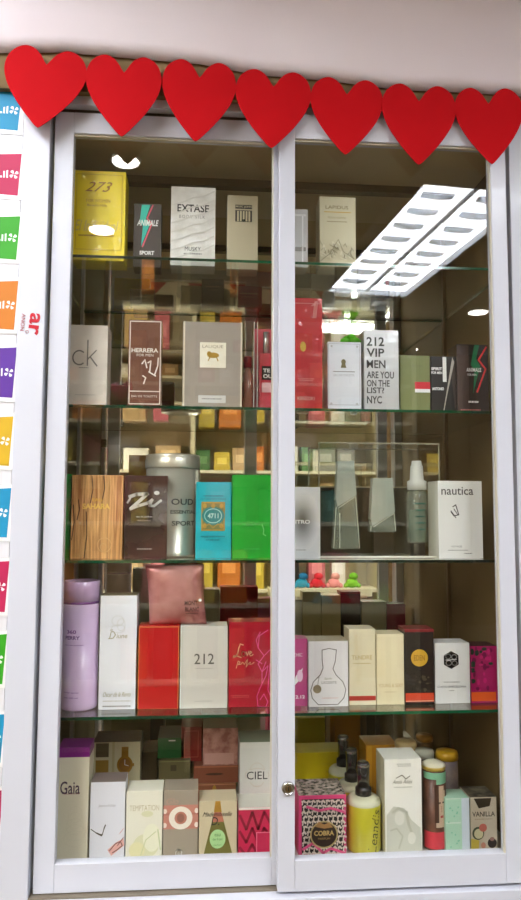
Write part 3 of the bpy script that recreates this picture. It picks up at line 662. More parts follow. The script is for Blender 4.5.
# ---- cabinet floor, front row
def pr(f):
    f.T('Gaia', 70, 788, 20, 13, M((60, 30, 60), .4), bold=.01); f.R(64, 794, 80, 794.6, M((170, 120, 110)))
    for i in range(5): f.ring(76, 815 + i * 6, 7 + i, 8, .4, M((214, 206, 180)))
carton('perfume_box', 'ivory box lettered Gaia with a purple lid at the left end of the cabinet floor', 57, 89, 748, 'fl', .075, .05, M((224, 216, 190), .45, coat=.2), pr, group=G5, lid=(M((124, 20, 120), .35, coat=.5), .015))
def pr(f):
    f.T('Jeanne Arthes', 106.5, 806, 18, 4, M((170, 164, 166), .4), shear=.4); d = M((74, 70, 50), .5)
    f.L([(91, 829), (98, 834), (102.5, 834.5), (105, 826)], .9, d); f.L([(97, 833), (102, 835.5)], 1.6, d); f.L([(104, 829), (105.5, 825)], 1.2, d)
    f.G([(108, 850), (116, 843), (124, 839), (125, 846), (117, 852), (112, 856)], M((224, 170, 160))); f.L([(110, 851), (116, 844), (121, 842), (123, 846), (118, 850), (113, 853)], .9, M((96, 60, 60))); f.L([(118, 846), (124, 838)], .8, M((120, 60, 60))); f.L([(120, 834), (124, 829)], .5, M((200, 120, 110)))
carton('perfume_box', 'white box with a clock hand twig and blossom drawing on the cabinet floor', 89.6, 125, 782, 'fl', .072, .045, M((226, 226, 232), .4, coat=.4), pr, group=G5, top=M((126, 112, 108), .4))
def pr(f):
    f.T('TEMPTATION', 144, 808, 30, 5.6, M((190, 178, 140), .4)); c = M((218, 216, 176)); c2 = M((236, 234, 206))
    f.O(146, 846, 13, 12, c); f.O(152, 838, 9, 14, c2); f.O(137, 850, 8, 8, M((226, 220, 170))); f.O(147, 814, 6, 3, c); f.L([(140, 858), (146, 840), (156, 832)], 1, M((205, 208, 160))); f.L([(158, 830), (161, 850)], 1.4, M((200, 206, 160)))
carton('perfume_box', 'cream box lettered TEMPTATION with pale petals on the cabinet floor', 125.5, 162.5, 791, 'fl', .074, .05, M((232, 228, 208), .4, coat=.3, bump=.4), pr, group=G5, bev=.001)
def pr(f):
    f.R(163, 805, 198, 829, M((196, 130, 112), .45)); f.R(163, 813, 198, 815, M((180, 116, 100))); f.O(180.5, 818, 12, 11.5, M((236, 226, 210))); f.O(180.5, 818, 6.3, 6.3, M((188, 124, 104))); f.O(180.5, 818, 3.8, 4.6, M((150, 100, 84)))
    for x in (164.5, 196.5):
        for y in (811, 825): f.O(x, y, 2, 2.6, M((236, 220, 206)))
    f.T('Glo', 172, 801, 12, 6, M((190, 150, 132)), shear=.3); f.ring(179, 853, 3, 3.5, .9, M((224, 220, 210))); f.T('EL', 180, 854, 4, 3, M((224, 220, 210)))
carton('perfume_box', 'taupe box with a peach band and white ring on the cabinet floor', 163, 198, 790, 'fl', .072, .05, M((160, 148, 130), .4, coat=.4), pr, group=G5)
def pr(f):
    f.G([(214, 812), (221, 812), (233, 856), (203, 856)], M((120, 116, 56), .3, metal=.2)); f.G([(215, 800), (220, 800), (221.5, 812), (213.5, 812)], M((206, 160, 70), .3, metal=.5))
    f.G([(214, 812), (221, 812), (224, 822), (211.5, 822)], M((184, 112, 88))); f.O(217.5, 839, 8, 9.5, M((172, 216, 150))); f.T('eau', 217.5, 835, 6, 2.6, M((90, 150, 80))); f.T('de fruit', 217.5, 839, 10, 2.6, M((90, 150, 80))); f.T('parfum', 217.5, 845, 8, 1.8, M((90, 150, 80)))
    f.T('Mademoiselle', 217, 814, 30, 4.6, INK, shear=.5); f.T('D.', 215, 821, 8, 8, INK, shear=.2)
carton('perfume_box', 'beige box printed with a green triangular bottle on the cabinet floor', 198.6, 237, 801, 'fl', .072, .05, M((206, 192, 158), .45, coat=.3), pr, group=G5)
def pr(f):
    d = M((150, 10, 50), .4)
    for j in range(3):
        f.L([(239.5, 815 + j * 16), (246, 829 + j * 13), (252, 812 + j * 16), (258, 829 + j * 13), (264, 812 + j * 16), (272, 826 + j * 13)], 2.6, d)
    f.R(256, 832, 284, 856, M((236, 120, 150))); f.R(257, 833, 284, 856, M((206, 30, 84)))
    f.R(238, 806, 284, 809.5, M((240, 228, 222)))
carton('perfume_box', 'raspberry zigzag patterned box left of the middle stile on the cabinet floor', 238, 283, 807, 'fl', .072, .06, M((212, 34, 84), .35, coat=.5), pr, group=G5, top=M((214, 210, 196), .3))
def pr(f):
    g = M((196, 186, 170)); f.ring(257, 775, 8.5, 12, .6, g); f.ring(257, 775, 12, 6.5, .6, g)
    f.R(247, 770, 268, 782, M((206, 206, 198))); f.T('CIEL', 257, 775.5, 21, 8, INK, bold=.005); f.fine(257, 786, 8, .8, g, 1, 4)
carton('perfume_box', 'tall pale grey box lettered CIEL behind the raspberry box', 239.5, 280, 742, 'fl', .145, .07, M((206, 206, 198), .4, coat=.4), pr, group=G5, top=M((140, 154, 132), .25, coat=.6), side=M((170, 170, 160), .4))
def pr(f):
    w = M((236, 224, 210), .4); bk = M((30, 24, 26), .4)
    f.R(301.5, 799, 344, 853, bk)
    rr = random.Random(11)
    for j in range(11):
        for i in range(9):
            x = 303.5 + i * 4.9 + (j % 2) * 1.2; y = 801.5 + j * 4.9
            f.L([(x - 1.6, y + rr.uniform(-1, 1)), (x, y - 1), (x + 1.7, y + rr.uniform(-1, 1.4))], 1.9, w)
            f.L([(x - 1, y + .6), (x - 1.4, y + 2.8)], 1.2, w)
    for q in (((302, 846), (312, 840), (322, 850), (330, 846), (344, 851)), ((306, 804), (318, 808), (330, 806), (343, 810))): f.L(q, 2.6, M((232, 90, 140)))
    f.O(323, 832, 14, 13.6, M((196, 176, 120))); f.O(323, 832, 12.6, 12.2, M((40, 22, 18))); f.T('COBRA', 323, 830.5, 20, 5, M((206, 176, 110)), bold=.03); f.T('PARFUM', 323, 836, 12, 2, M((180, 150, 90))); f.G([(314, 824), (318, 819), (323, 822), (328, 820), (332, 825), (323, 826)], M((176, 130, 76)))
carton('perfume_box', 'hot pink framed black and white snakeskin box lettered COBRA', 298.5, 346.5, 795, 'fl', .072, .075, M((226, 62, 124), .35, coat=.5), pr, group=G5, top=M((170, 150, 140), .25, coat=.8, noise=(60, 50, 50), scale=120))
# three lemon body sprays
def splash(label, px0, px1, ybase, ysh, ycap, y):
    a = P(px0, 820, y); b2 = P(px1, 820, y); r = (b2.x - a.x) / 2; cx = (a.x + b2.x) / 2; zb = Z(FLOORZ + .0004)
    h = P(cx and (px0 + px1) / 2, ysh, y).z - zb; ht = P((px0 + px1) / 2, ycap, y).z - zb
    t = tag(empty('body_splash_bottle', (cx, y, zb)), label, 'spray bottle', 'lemon yellow pump bottles on the cabinet floor')
    yl = M((208, 200, 52), .28, coat=.6); fr = M((206, 206, 176), .4, coat=.3); hl = h - .011
    mb = MB(); mb.lathe([(r * .9, 0), (r, .004), (r, hl), (r, hl + .001, fr), (r * .97, h - .006, fr), (r * .8, h - .001, fr), (r * .42, h + .002, fr)], yl, seg=36)
    V, F = text_polys('Leandis', .0, .4); k = mb.mi(M((60, 66, 20), .4)); X0 = min(v[0] for v in V); X1 = max(v[0] for v in V); Y0 = min(v[1] for v in V); Y1 = max(v[1] for v in V); vs = []
    for vx, vy in V:    # written upwards round the front
        u = (vx - X0) / (X1 - X0); v = (vy - Y0) / (Y1 - Y0); an = -math.pi / 2 + .55 - v * .55 + u * .35
        vs.append(mb.bm.verts.new((r * 1.006 * math.cos(an), r * 1.006 * math.sin(an), .004 + u * (h * .78))))
    for f in F:
        try: q = mb.bm.faces.new([vs[i] for i in f]); q.material_index = k; q.tag = True
        except ValueError: pass
    mb.build('body', t)
    mb = MB(); mb.lathe([(r * .46, h + .0015), (r * .46, h + .013), (r * .36, h + .016), (r * .3, h + .018)], BLK, seg=24); mb.build('pump', t)
    mb = MB(); g = M((40, 38, 36), .12, coat=1)
    mb.lathe([(r * .37, h + .0162), (r * .37, ht - .004), (r * .31, ht - .001), (r * .15, ht)], g, seg=24); mb.lathe([(r * .40, ht - .008), (r * .36, ht - .0035), (r * .2, ht + .0003)], CHR, seg=24); mb.build('cap', t)
splash('front lemon yellow pump bottle with a black cap, right of the COBRA box', 346.5, 380.5, 854, 795, 761, .098)
splash('middle one of three yellow pump bottles, half behind the front one', 336.5, 367.5, 0, 781, 748, .155)
splash('rearmost of three yellow pump bottles, only its black cap in clear view', 329, 358, 0, 766, 735, .21)
def pr(f):
    c = M((176, 176, 160)); f.fine(404, 765, 14, 1, c, 2, 4); f.T('Anais Anais', 402.5, 781.5, 20, 4, M((140, 138, 116)), shear=.4); f.L([(396, 778), (402, 775), (406, 779), (410, 776)], .8, M((120, 118, 96))); f.fine(403, 787, 18, .8, c, 1, 4)
    a1 = M((206, 206, 190)); a2 = M((190, 190, 170)); f.G([(386, 852), (386, 815), (393, 806), (404, 808), (411, 820), (420, 828), (421, 852)], a1); f.O(399, 818, 5, 7, M((222, 220, 206))); f.L([(392, 812), (398, 808), (406, 812), (408, 824), (413, 838)], 2.6, a2); f.L([(390, 830), (396, 828), (402, 836), (398, 848)], 1.6, a2); f.O(411, 838, 4, 6, M((224, 222, 208)))
carton('perfume_box', 'tall white box with a faint grey figure drawing on the cabinet floor', 384.5, 422, 759, 'fl', .070, .06, M((240, 238, 226), .4, coat=.4), pr, group=G5, side=M((196, 190, 160), .5))
# patterned tubes with domed lids
def tube(label, px0, px1, ylid, ytop, y, lidc, body, face=False):
    a = P(px0, 800, y); b2 = P(px1, 800, y); r = (b2.x - a.x) / 2; cx = (a.x + b2.x) / 2; zb = Z(FLOORZ + .0004); yf = y - r
    h = P((px0 + px1) / 2, ylid, yf).z - zb; ht = P((px0 + px1) / 2, ytop, y).z - zb
    t = tag(empty('talc_tube', (cx, y, zb)), label, 'cosmetic tube', 'talc tubes on the cabinet floor')
    mb = MB(); mb.lathe([(r * .97, 0), (r, .002), (r, h)], body, seg=72)
    if face:
        def patch(ua, ub, za, zc, m, dr=.0003):
            dr += .0004; k = mb.mi(m); n = 24; vs = []
            for i in range(n + 1):
                an = -math.pi / 2 + ua + (ub - ua) * i / n
                vs.append((mb.bm.verts.new(((r + dr) * math.cos(an), (r + dr) * math.sin(an), za)), mb.bm.verts.new(((r + dr) * math.cos(an), (r + dr) * math.sin(an), zc))))
            for i in range(n):
                q = mb.bm.faces.new((vs[i][0], vs[i + 1][0], vs[i + 1][1], vs[i][1])); q.material_index = k; q.tag = True; q.smooth = True
        patch(-1.3, 1.3, .004, h * .24, M((214, 60, 74), .4)); patch(-1.3, 1.3, h * .90, h * .985, M((130, 186, 150), .4), .0004)
        patch(-.1, 1.1, h * .84, h * .90, M((130, 186, 150), .4), .0004)
        patch(-.15, .95, h * .30, h * .76, M((206, 176, 150), .5), .0005); patch(.1, .6, h * .76, h * .82, M((206, 176, 150), .5), .0005)
        patch(-.25, .1, h * .36, h * .84, M((70, 40, 26), .5), .0007); patch(.75, 1.2, h * .3, h * .84, M((80, 46, 30), .5), .0007)
        patch(.02, .25, h * .60, h * .62, M((60, 36, 26), .5), .0009); patch(.42, .65, h * .60, h * .62, M((60, 36, 26), .5), .0009)
        patch(.22, .5, h * .42, h * .45, M((176, 70, 66), .5), .0009); patch(.28, .38, h * .49, h * .57, M((186, 150, 124), .5), .0009)
    mb.build('body', t)
    mb = MB(); mb.lathe([(r * 1.03, h + .0001), (r * 1.03, h + .006), (r * 1.0, h + .008, M((212, 206, 180), .4)), (r * .8, ht - .003, M((212, 206, 180), .4)), (r * .3, ht, M((212, 206, 180), .4))] if face else [(r * 1.03, h + .0001), (r * 1.04, ht - .006), (r * .95, ht - .001), (r * .3, ht)], lidc, seg=36); mb.build('lid', t)
tube('front tube printed with a portrait above a red foot on the cabinet floor', 423, 445, 772, 760, .095, M((206, 176, 80), .35), M((110, 70, 52), .4, noise=(84, 52, 40), scale=40), True)
tube('grey tube with a mustard yellow lid behind the portrait tube', 437, 458, 762, 750, .155, M((190, 146, 26), .35), M((140, 124, 112), .4, noise=(110, 96, 100), scale=40))
tube('tube with a pale grey lid just left of the mustard lidded one', 416, 434, 760, 749, .165, M((176, 176, 160), .4), M((120, 110, 96), .4))
tube('tube with a beige lid showing above the tall white box', 396, 416.5, 752, 740, .185, M((186, 160, 110), .4), M((130, 110, 80), .4))
tube('tube with an ochre lid furthest back on the cabinet floor', 417, 433, 743, 734, .245, M((160, 112, 40), .4), M((110, 84, 50), .4))
def pr(f):
    c = M((206, 224, 206)); f.R(462, 797, 470, 852, M((206, 216, 224), .4)); f.R(446, 822, 461, 823.5, c); rr = random.Random(4)
    for i in range(14): f.O(rr.uniform(448, 460), rr.uniform(803, 850), .8, .8, M((130, 196, 160)))
    f.R(446, 797, 461, 799, c)
carton('perfume_box', 'pale mint green box left of the vanilla box on the cabinet floor', 445.5, 470, 798, 'fl', .072, .04, M((176, 216, 188), .4, coat=.4), pr, group=G5)
def pr(f):
    k = M((56, 50, 46)); f.T('VANILLA', 484, 814, 23, 5, k, bold=.01); f.fine(484, 819, 18, .7, M((160, 140, 120)), 1, 3)
    f.O(478, 833, 6, 6.5, M((70, 84, 60))); f.O(478.5, 833.5, 4.6, 5, M((206, 200, 160))); f.O(483, 827.5, 4, 4, M((200, 110, 96))); f.O(492, 843, 4.6, 5, M((40, 28, 26))); f.O(492, 839, 2.4, 2, M((150, 110, 100)))
    f.G([(474, 798), (492, 798), (490, 806), (479, 808)], M((60, 50, 36))); f.G([(470.5, 838), (479, 840), (478, 852), (470.5, 852)], M((204, 180, 70))); f.O(483, 845, 2.4, 3, M((206, 140, 120)))
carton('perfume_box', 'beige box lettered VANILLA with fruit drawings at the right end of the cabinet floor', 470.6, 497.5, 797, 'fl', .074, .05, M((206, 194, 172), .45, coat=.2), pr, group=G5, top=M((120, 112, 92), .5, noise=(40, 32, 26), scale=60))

# ---- cabinet floor, behind
def pr(f):
    f.R(95, 743, 108, 757, M((86, 70, 40))); f.R(95, 760, 108, 773, M((164, 124, 40))); f.R(111.5, 742, 114, 780, M((190, 176, 130)))
    g = M((176, 128, 40), .35, metal=.5); f.R(121, 747, 128, 758, g); f.R(120.5, 772, 128.5, 788, g); f.O(124.5, 765, 8, 9, g); f.O(124.5, 765, 6, 6.8, M((150, 100, 30))); f.L([(124.5, 765), (124.5, 760)], .6, WPR); f.L([(124.5, 765), (128, 766)], .6, WPR); f.R(132.4, 763.5, 134, 766.5, g)
carton('watch_box', 'cream gift box printed with a gold wristwatch behind the white twig box', 92, 140, 742, 'fl', .215, .07, M((206, 196, 158), .45, coat=.2), pr, group=G5, cat='gift box', top=M((70, 56, 36), .4))
def stack(px0, px1, ytop, y, d, mat, zb, label, prints=None, name='perfume_box', top=None):
    o = carton(name, label, px0, px1, ytop, zb, y, d, mat, prints, group=G5, top=top); return TOPZ[label] + .0004
z1 = stack(158, 190, 760, .215, .09, M((104, 96, 62), .4, coat=.4), 'fl', 'olive brown box under the dark green box behind the taupe box', lambda f: (f.R(170, 765, 176, 771, M((70, 60, 40))), f.L([(159, 761.5), (189, 761.5)], .7, M((140, 140, 90)))))
stack(157, 185, 738, .225, .08, M((16, 92, 40), .3, coat=.5), z1, 'dark green box stacked on the olive box at the back', lambda f: (f.R(168, 740, 175, 741.2, WPR),), top=M((40, 60, 40), .3))
z1 = stack(196, 236, 783, .20, .09, M((150, 92, 62), .35, coat=.4), 'fl', 'copper brown box at the foot of the stack behind the beige box', lambda f: (f.O(214, 789, 2, 4, GOLD), f.R(197, 784, 235, 785, M((190, 130, 96)))))
z1 = stack(193, 239, 765.5, .20, .10, M((140, 78, 56), .35, coat=.4), z1, 'copper brown box in the middle of the stack behind the beige box', lambda f: (f.R(194, 766, 238, 767.4, M((180, 110, 80))), f.O(214, 774, 9, 1.2, M((70, 36, 28)))))
stack(180.5, 201.5, 727, .225, .08, M((150, 44, 38), .35, coat=.5), z1, 'brick red box topping the stack beside the pink floral box', lambda f: (f.L([(184, 731), (198, 731), (198, 757), (184, 757)], .8, M((190, 96, 80)), True),))
stack(202.5, 238, 728, .20, .10, M((196, 146, 134), .35, coat=.5, noise=(150, 86, 80), scale=60), z1, 'pink floral box topping the stack left of the CIEL box', lambda f: (f.R(204, 753, 234, 764, M((206, 160, 150))),), top=M((130, 120, 100), .3, coat=.6))
stack(141, 157, 752, .24, .07, M((70, 58, 36), .4), 'fl', 'dark olive box between the watch box and the green box')
def pr(f):
    for q in (((333, 787), (330, 778)), ((334, 786), (335, 776)), ((334, 787), (341, 777)), ((332, 787), (324, 781)), ((334, 786), (338, 781))): f.L(q, .8, M((60, 60, 20)))
    f.R(322, 764, 346, 764.6, M((190, 176, 50))); f.fine(332, 772, 12, .8, M((150, 140, 30)), 1, 3)
carton('perfume_box', 'mustard yellow box behind the COBRA box on the cabinet floor', 286, 345.5, 752.5, 'fl', .245, .06, M((206, 188, 20), .35, coat=.5), pr, group=G5)
carton('perfume_box', 'orange gold box left of the tall white box, behind the pump bottles', 366, 398, 745, 'fl', .20, .06, M((204, 140, 24), .4, coat=.4), lambda f: (f.R(367, 745.5, 372, 850, M((220, 164, 50))),), group=G5)
# small cartons at the back of the top shelf, seen through the glass from below
for px0, px1, yt, c, d_, lb in ((129, 154, 289, (60, 44, 34), .03, 'small dark brown carton at the back of the top shelf, below the lightning bolt box'),
        (201, 224, 279, (66, 58, 46), .03, 'small olive black carton at the back of the top shelf, below the EXTASE box'),
        (235, 262, 286, (74, 40, 32), .03, 'small maroon brown carton at the back of the top shelf, below the khaki box'),
        (324, 352, 291, (120, 100, 70), .03, 'small tan carton at the back of the top shelf, below the pale gold box'),
        (360, 390, 288, (92, 90, 80), .03, 'small grey carton at the back of the top shelf, left of the lamp reflection')):
    carton('perfume_box', lb, px0, px1, yt, 's1', .335, d_, M(c, .45, coat=.3), lambda f, a=px0, b=px1, t=yt: (f.R(a + 4, t + 7, b - 4, t + 8.4, M((150, 130, 100))), f.R(a + 7, t + 10.5, b - 7, t + 11.5, M((130, 112, 84)))), group=G1)
# red capped bottle squeezed between the taupe box and the clear gift box
y = .09; a = P(242.8, 380, y); b2 = P(252.6, 380, y); r = (b2.x - a.x) / 2; zb = Z(SH[1] + .0004); hc = P(248, 368, y).z - zb; ht = P(248, 357, y).z - zb
t = tag(empty('perfume_bottle', ((a.x + b2.x) / 2, y, zb)), 'slim beige bottle with a dark red cap right of the taupe grey box', 'perfume bottle', G2)
mb = MB(); mb.lathe([(r * .9, 0), (r, .003), (r, hc - .012), (r * .55, hc - .004), (r * .55, hc)], M((176, 122, 100), .25, coat=.5, alpha=.8), seg=24); mb.build('body', t)
mb = MB(); mb.lathe([(r * .8, hc), (r * .8, ht - .001), (r * .7, ht)], M((140, 22, 28), .3, coat=.5), seg=24); mb.build('cap', t)
# green ribbon bow
zb = TOPZ['white box with a small keyhole emblem on the second shelf'] + .0004; c = P(351, 330, .085)
t = MB(); gm = M((96, 190, 30), .5)
for k2, (dx, dz, rr) in enumerate(((-.012, .006, .009), (-.004, .009, .010), (.006, .007, .010), (.013, .006, .008), (.0, .014, .008), (-.008, .013, .006))):
    t.lathe([(rr * .35, dz - rr * .6), (rr, dz - rr * .2), (rr * .9, dz + rr * .3), (rr * .3, dz + rr * .6)], gm, cx=dx, cy=(k2 % 2) * .006 - .003, seg=9, sy=.6)
bmin = min(v.co.z for v in t.bm.verts)
for v in t.bm.verts: v.co.z -= bmin
tag(t.build('gift_bow', None, (c.x, .085, zb)), 'bright green crumpled ribbon bow lying on the keyhole emblem box', 'bow', G2)
# clear gift box with a pink bottle on the second shelf
def pinkset():
    y0 = .068; a = P(253.5, 360, y0); b2 = P(284, 360, y0); zb = Z(SH[1] + .0004); zt = P(262, 322, y0).z; w2 = (b2.x - a.x) / 2; cx = (a.x + b2.x) / 2; h = zt - zb; cy = y0 + .022
    g = thin_glass('acrylic', (.965, .97, .95), .8)
    t = tag(empty('gift_box', (cx, cy, zb)), 'clear plastic gift box with a pink backing beside the taupe box on the second shelf', 'gift box', G2)
    mb = MB(); mb.box(-w2, w2, -.022, -.0212, 0, h, g); mb.box(-w2, -w2 + .0008, -.0212, .0212, 0, h, g); mb.box(w2 - .0008, w2, -.0212, .0212, 0, h, g)
    ed = M((220, 214, 204), .2, coat=.5, alpha=.7)
    for x in (-w2, -w2 + .006): mb.box(x, x + .0015, -.0226, -.0212, 0, h, ed)
    mb.build('cover', t)
    mb = MB(); mb.box(-w2 + .002, w2 - .001, .019, .021, 0, h - .002, M((196, 84, 96), .4)); mb.box(-w2 + .002, w2 - .001, -.02, .019, 0, .003, M((206, 70, 90), .4)); mb.build('backing', t)
    bx = P(267, 380, y0 + .008).x; t2 = tag(empty('perfume_bottle', (bx, cy, zb + .0032)), 'rose pink bottle with a silver cap inside the clear gift box on the second shelf', 'perfume bottle', G2)
    hb = P(265, 352, y0).z - zb; hc = P(265, 331, y0).z - zb
    mb = MB(); mb.box(-.014, .014, -.012, .012, 0, hb - .003, M((206, 66, 84), .25, coat=.7), .002)
    mb.box(-.009, .013, -.0128, -.0121, hb * .50, hb * .74, BLK)
    ff = Face(mb, lambda x, y: (x, y), -.0129)
    V, F = text_polys('RED', .03)
    for s, z in (('TE', hb * .63), ('OU', hb * .53)):
        V, F = text_polys(s, .04); X0 = min(v[0] for v in V); Y0 = min(v[1] for v in V)
        k = mb.mi(WPR); vs = [mb.bm.verts.new((-.007 + (v[0] - X0) * .011, -.0130, z + (v[1] - Y0) * .009)) for v in V]
        for f in F: q = mb.bm.faces.new([vs[i] for i in f]); q.material_index = k; q.tag = True
    mb.box(-.009, .013, -.0126, -.0121, hb * .28, hb * .45, M((236, 190, 196), .4)); mb.build('body', t2)
    mb = MB(); mb.lathe([(.006, hb - .003), (.006, hc)], M((206, 200, 196), .2, metal=.7), seg=20); mb.build('cap', t2)
pinkset()

# ================================================================ paper hearts
RED = M((196, 8, 20), .8, key='heart_red', noise=(188, 6, 18), scale=6)
RED.node_tree.nodes['Principled BSDF'].inputs['Specular IOR Level'].default_value = .15
def heart(label, x0, x1, yt, ytip, xtip, tilt, y=-.048, bow=.0004):
    a = P(x0, yt + 30, y); b2 = P(x1, yt + 30, y); zt = P((x0 + x1) / 2, yt, y).z; zb = P(xtip, ytip, y).z
    wd = b2.x - a.x; h = zt - zb; n = 72; mb = MB(); k = mb.mi(RED)
    half = [(0, .21), (.035, .165), (.08, .10), (.15, .035), (.25, 0), (.36, .03), (.45, .11), (.495, .23), (.492, .36), (.44, .50), (.35, .64), (.24, .775), (.12, .90), (.045, .972), (0, 1)]
    out = []
    for i in range(len(half) - 1):
        p0, p1, p2, p3 = half[max(i - 1, 0)], half[i], half[i + 1], half[min(i + 2, len(half) - 1)]
        for q in range(4):
            u = q / 4; out.append(tuple(.5 * (2 * p1[k2] + (p2[k2] - p0[k2]) * u + (2 * p0[k2] - 5 * p1[k2] + 4 * p2[k2] - p3[k2]) * u * u + (3 * p1[k2] - p0[k2] - 3 * p2[k2] + p3[k2]) * u ** 3) for k2 in (0, 1)))
    out = out + [(0, 1)] + [(-x, y) for x, y in out[1:][::-1]]
    out = [(x * wd, (1 - y) * h) for x, y in out]; n = len(out)
    R_ = []; c, s = math.cos(math.radians(tilt)), math.sin(math.radians(tilt))
    for x, z in out: R_.append((x * c - z * s, x * s + z * c))
    xm = (min(p[0] for p in R_) + max(p[0] for p in R_)) / 2; W = max(p[0] for p in R_) - min(p[0] for p in R_)
    zm = max(p[1] for p in R_); H = zm - min(p[1] for p in R_)
    R_ = [((x - xm) * wd / W, (z - zm) * h / H + h) for x, z in R_]
    cz = h * .55; rings = 6; fr = []; bk = []
    for side, lst, off in ((0, fr, 0), (1, bk, .0012)):
        cv = mb.bm.verts.new((0, -bow + off, cz)); rr = []
        for q in range(1, rings + 1):
            u = q / rings
            rr.append([mb.bm.verts.new((x * u, -bow * (1 - u * u) + off, cz + (z - cz) * u)) for x, z in R_])
        for i in range(n):
            f = mb.bm.faces.new((cv, rr[0][i], rr[0][(i + 1) % n])); f.smooth = True
            for q in range(rings - 1):
                f = mb.bm.faces.new((rr[q][i], rr[q + 1][i], rr[q + 1][(i + 1) % n], rr[q][(i + 1) % n])); f.smooth = True
        lst.extend(rr[-1])
    fr = [mb.bm.verts.new(v.co) for v in fr]; bk = [mb.bm.verts.new(v.co) for v in bk]
    for i in range(n): mb.bm.faces.new((fr[i], bk[i], bk[(i + 1) % n], fr[(i + 1) % n]))
    # folded mounting tab at the back, stuck to the cabinet head
    mb.box(-.008, .008, .0015, -y - .0125, Z(.6735) - zb, Z(.6785) - zb, M((90, 60, 50), .6))
    o = mb.build('paper_heart', None, ((a.x + b2.x) / 2, y, zb)); tag(o, label, 'paper heart', 'red paper hearts along the cabinet head'); return o
for i, (x0, x1, yt, ytip, xt, tl, lb) in enumerate([
    (4, 86.5, 46, 127.5, 40, -6, 'red paper heart at the far left end of the row, half over the sticker board'),
    (85.5, 161.5, 55.5, 136.5, 122, -1, 'second red paper heart from the left, above the yellow and charcoal boxes'),
    (162, 236, 60, 141.5, 200, -3, 'third red paper heart from the left, above the EXTASE box'),
    (235.5, 311, 70, 148, 274, -2, 'middle red paper heart of the row, over the top of the middle door stile'),
    (310.5, 383, 78, 154.5, 345, -2, 'third red paper heart from the right, above the pale gold box'),
    (382, 456, 84.5, 164.5, 416, -1, 'second red paper heart from the right, above the lamp reflection'),
    (455, 523, 87.5, 164, 493, 2, 'red paper heart at the far right end of the row, over the right door stile')]):
    heart(lb, x0, x1, yt, ytip, xt, tl, y=-.036 - .0015 * (i % 2))

# ================================================================ sticker board and lettering on the left
mb = MB(); mb.box(-.40, -.0842, -.010, .02, .10, Z(.69), M((224, 222, 228), .4, coat=.3), .001)
tag(mb.build('sticker_board'), 'white board left of the cabinet carrying a column of coloured stickers', 'board')
cols = {'cyan': (0, 140, 186), 'magenta': (186, 18, 80), 'green': (46, 160, 12), 'orange': (204, 118, 8), 'purple': (88, 34, 150), 'yellow': (206, 166, 8)}
ST = [('cyan', 22, 91, 131, 'topmost cyan sticker tucked under the first heart'), ('magenta', 22, 154, 196, 'upper magenta sticker below the topmost cyan one'),
      ('green', 20.5, 216.5, 260, 'green sticker between the upper magenta and the orange ones'), ('orange', 18.5, 281, 330, 'orange sticker beside the small red lettering'),
      ('purple', 17, 347.5, 398, 'purple sticker, the only purple one of the column'), ('yellow', 13.5, 416.5, 466, 'yellow sticker, the only yellow one of the column'),
      ('cyan', 11.5, 488, 537.5, 'cyan sticker directly below the yellow one'), ('magenta', 9.5, 561, 612, 'magenta sticker at the height of the lavender can cap'),
      ('green', 7, 634, 684, 'green sticker at the height of the fourth shelf boxes'), ('cyan', 5, 714, 763, 'lowest cyan sticker of the column'),
      ('magenta', 3.5, 790, 838, 'lowest magenta sticker of the column'), ('green', 2.5, 860, 912, 'lowest green sticker, cut by the photo corner')]
for cn, xr, ya, yb_, lb in ST:
    y = -.0105; a = P(xr, ya, y); b2 = P(xr - 3, yb_, y); h = a.z - b2.z; wd = .062
    mb = MB(); paper = M((238, 236, 238), .4, coat=.3)
    # backing paper with rounded look, then the skewed colour field
    mb.box(-wd - .004, .0045, -.0006, 0, -.007, h + .006, paper, .0002)
    ln = M((170, 170, 176), .5)
    f = Face(mb, lambda x, z: (x, z), -.0006)
    def q(pts, m):
        f.n += 1; vs = [mb.bm.verts.new((x, -.0007 - f.n * .00005, z)) for x, z in pts]; fc = mb.bm.faces.new(vs); fc.material_index = mb.mi(m); fc.tag = True
    for (xa, za, xb, zb2) in ((.0034, -.006, .0039, h + .005), (-wd, -.0062, .0039, -.0058), (-wd, h + .0048, .0039, h + .0052)): q([(xa, za), (xb, za), (xb, zb2), (xa, zb2)], ln)
    q([(-wd, .003), (-.0045, 0), (0, h), (-wd, h - .004)], M(cols[cn], .6))
    cx, cz, r = -.0115, h * .5, .0072
    for k4 in range(4):
        an = math.radians(45 + 90 * k4); pts = [(cx + .001 * math.cos(an), cz + .001 * math.sin(an))]
        for da, rr in ((-38, .75), (-30, 1.02), (-8, 1.08), (12, .95), (10, .5)): pts.append((cx + r * rr * math.cos(an + math.radians(da)), cz + r * rr * math.sin(an + math.radians(da))))
        q(pts, paper)
    x = cx - .012; q([(x, cz - .006), (x + .0025, cz - .006), (x + .0025, cz + .007), (x, cz + .006)], paper); q([(x - .005, cz - .006), (x - .0025, cz - .006), (x - .0025, cz + .005), (x - .005, cz + .005)], paper)
    q([(x - .013, cz - .006), (x - .007, cz - .006), (x - .007, cz - .003), (x - .013, cz - .003)], paper)
    tag(mb.build('sticker', None, (a.x, y, b2.z)), lb + ' on the white board', 'sticker', 'coloured fan logo stickers on the left board')
y = -.0125; c = P(33, 320, y); mb = MB(); rd = M((190, 14, 40), .7)
f = Face(mb, lambda px, py: ((px - 33) * (P(34, 320, y).x - c.x), (320 - py) * (c.z - P(33, 321, y).z)), 0)
f.T('ar', 34.3, 324, 22, 10.5, rd, bold=.025, rot=96); f.T('ANON', 23, 322.5, 17, 3.8, M((176, 50, 60), .6), rot=95); f.ring(27.5, 332, 1.4, 1.4, .4, rd)
